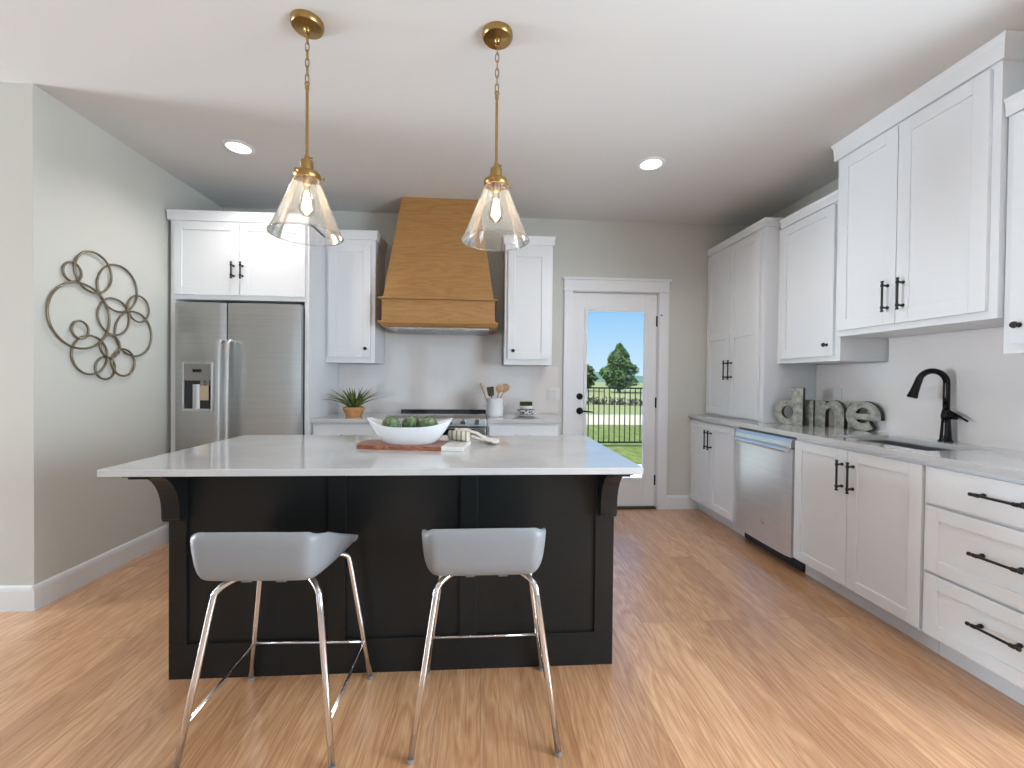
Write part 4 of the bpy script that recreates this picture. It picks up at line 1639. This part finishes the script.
ribbon([(-.14, 2.13, .975), (-.08, 2.13, .973), (-.03, 2.115, .955), (.01, 2.10, .933), (.05, 2.10, .926), (.08, 2.10, .924)], .05)
ribbon([(-.10, 2.085, .950), (-.05, 2.09, .945), (.0, 2.075, .930), (.045, 2.06, .925), (.07, 2.055, .924)], .035)

# ------------------------------------------------------------------ back counter things
pp = thing('potted_plant', 'spiky green aloe plant in a terracotta pot left of the stove', 'plant', (-1.07, 3.6, .9142))
PX, PY, PZ = -1.07, 3.6, .9142
MB().lathe((PX, PY, PZ), [(.062, 0), (.064, .005), (.080, .048), (.086, .050), (.088, .074), (.080, .076), (.076, .062), (0, .062)], 28).build('pot', M['terracotta'], pp, smooth='auto')
MB().lathe((PX, PY, PZ), [(.075, .0625), (.072, .066), (0, .069)], 20).build('soil', M['soil'], pp)
mb = MB()
for i in range(34):
    a = i * 2.399 + random.uniform(-.2, .2)
    lean = .10 + 1.05 * ((i + 1) / 34) ** .8
    ln_ = random.uniform(.15, .21) * (.85 + .45 * lean)
    d = Vector((math.cos(a), math.sin(a) * .7, 0))
    sd = Vector((-math.sin(a), math.cos(a), 0))
    base = Vector((PX, PY, PZ + .062)) + d * .018
    rings = []
    for k in range(7):
        t_ = k / 6
        th = lean * (.75 + .35 * t_)
        p = base + (d * math.sin(th) + Vector((0, 0, 1)) * math.cos(th)) * ln_ * t_
        w = .0165 * (1 - t_ ** 1.7) + .0006
        up = (Vector((0, 0, 1)) * math.sin(th) - d * math.cos(th))
        rings.append([p - sd * w + up * w * .35, p - up * w * .35, p + sd * w + up * w * .35, p + up * w * .05])
    mb.loft(rings)
mb.build('foliage', M['aloe'], pp, smooth=True)

# utensil crock
CKX, CKY = .10, 3.62
ck = thing('utensil_crock', 'white ceramic utensil crock right of the stove', 'crock', (CKX, CKY, .9142))
MB().lathe((CKX, CKY, .9142), [(.06, 0), (.066, .006), (.069, .05), (.069, .15), (.071, .156), (.066, .157), (.064, .15), (.062, .012), (0, .010)], 32).build('crock_body', M['ceramic'], ck, smooth='auto')
MB().tube([(CKX + .071 * math.cos(2 * PI * i / 32), CKY + .071 * math.sin(2 * PI * i / 32), .9142 + .105) for i in range(32)], .003, 8, True).build('raised_band', M['ceramic'], ck, smooth=True)
for s in (-1, 1):
    MB().tube([(CKX + s * .069, CKY, 1.04), (CKX + s * .086, CKY, 1.035), (CKX + s * .088, CKY, 1.015), (CKX + s * .069, CKY, 1.0)], .004, 8).build('lug', M['ceramic'], ck, smooth=True)


def utensil(name, label, foot, top, kind, m):
    foot, top = Vector(foot), Vector(top)
    t_ = (top - foot).normalized()
    s_ = t_.cross(Vector((0, 1, 0))).normalized()
    n_ = s_.cross(t_)
    L_ = (top - foot).length
    mb = MB()
    prof = []
    if kind == 'spoon':
        prof = [(0, .005, .005), (.7, .0055, .005), (.74, .012, .005), (.80, .027, .006), (.88, .034, .007), (.95, .028, .006), (.99, .010, .004), (1, .002, .002)]
    elif kind == 'spatula':
        prof = [(0, .005, .005), (.66, .0055, .005), (.66, .020, .004), (.72, .027, .004), (.97, .031, .0035), (1, .026, .003)]
    else:
        prof = [(0, .005, .005), (.6, .005, .005), (.9, .009, .004), (1, .004, .003)]
    rings = []
    for (a, w, h) in prof:
        p = foot + t_ * L_ * a
        rings.append([p + s_ * w * math.cos(2 * PI * k / 12) + n_ * h * math.sin(2 * PI * k / 12) for k in range(12)])
    mb.loft(rings)
    o = set_origin(mb.build(name, m, smooth='auto'), foot)
    tag(o, label, 'kitchen utensil', 'utensils in the crock')


utensil('wooden_stick', 'thin wooden spreader leaning left in the white crock', (CKX - .03, CKY, .93), (CKX - .125, CKY, 1.20), 'stick', M['spoonwood'])
utensil('spatula', 'dark brown spatula standing in the white crock', (CKX - .01, CKY + .02, .93), (CKX - .043, CKY + .03, 1.165), 'spatula', M['spatula'])
utensil('wooden_spoon', 'wooden spoon in the middle of the white crock', (CKX - .015, CKY - .02, .93), (CKX + .045, CKY - .02, 1.185), 'spoon', M['spoonwood'])
utensil('wooden_spoon', 'wooden spoon leaning rightmost in the white crock', (CKX - .02, CKY + .01, .93), (CKX + .105, CKY + .01, 1.192), 'spoon', M['spoonwood'])

# stack of dishes
SDX, SDY = .365, 3.62
o = MB().lathe((SDX, SDY, .9142), [(.06, 0), (.066, .004), (.115, .016), (.117, .020), (.112, .020), (.062, .008), (0, .008)], 36).build('dinner_plate', M['ceramic'], smooth='auto')
tag(set_origin(o, (SDX, SDY, .9142)), 'pale plate under the patterned bowl on the back counter', 'plate')
M['pattern'] = mat('patterned_glaze', (.6, .6, .58), .3)
nt = M['pattern'].node_tree
tcn = nt.nodes.new('ShaderNodeTexCoord')
vr = nt.nodes.new('ShaderNodeTexVoronoi')
vr.inputs['Scale'].default_value = 38
rr = nt.nodes.new('ShaderNodeValToRGB')
rr.color_ramp.interpolation = 'CONSTANT'
rr.color_ramp.elements[0].color = (.06, .06, .06, 1)
rr.color_ramp.elements[1].position = .42
rr.color_ramp.elements[1].color = (.6, .58, .55, 1)
nt.links.new(tcn.outputs['Object'], vr.inputs['Vector'])
nt.links.new(vr.outputs['Distance'], rr.inputs[0])
nt.links.new(rr.outputs[0], nt.nodes['Principled BSDF'].inputs['Base Color'])
o = MB().lathe((SDX, SDY, .9225), [(.045, 0), (.052, .003), (.076, .02), (.080, .05), (.077, .0505), (.07, .022), (0, .008)], 32).build('patterned_bowl', M['pattern'], smooth='auto')
tag(set_origin(o, (SDX, SDY, .9225)), 'black and white patterned bowl on the plate', 'bowl')
o = MB().lathe((SDX, SDY, .9735), [(.032, 0), (.036, .003), (.054, .012), (.058, .034), (.056, .034), (.05, .014), (0, .010)], 32).build('small_bowl', M['marble'], smooth='auto')
tag(set_origin(o, (SDX, SDY, .9735)), 'small pale bowl nested in the patterned bowl', 'bowl')
M['napkin'] = mat('dark_green_cloth', (.045, .05, .018), .9)
mb = MB()
for i in range(3):
    mb.box(SDX - .052, SDX + .052, SDY - .035, SDY + .035, 1.0085 + i * .011, 1.019 + i * .011)
o = mb.build('folded_napkin', M['napkin'], bevel=.004)
tag(set_origin(o, (SDX, SDY, 1.0085)), 'folded dark green napkin on top of the stacked bowls', 'napkin')
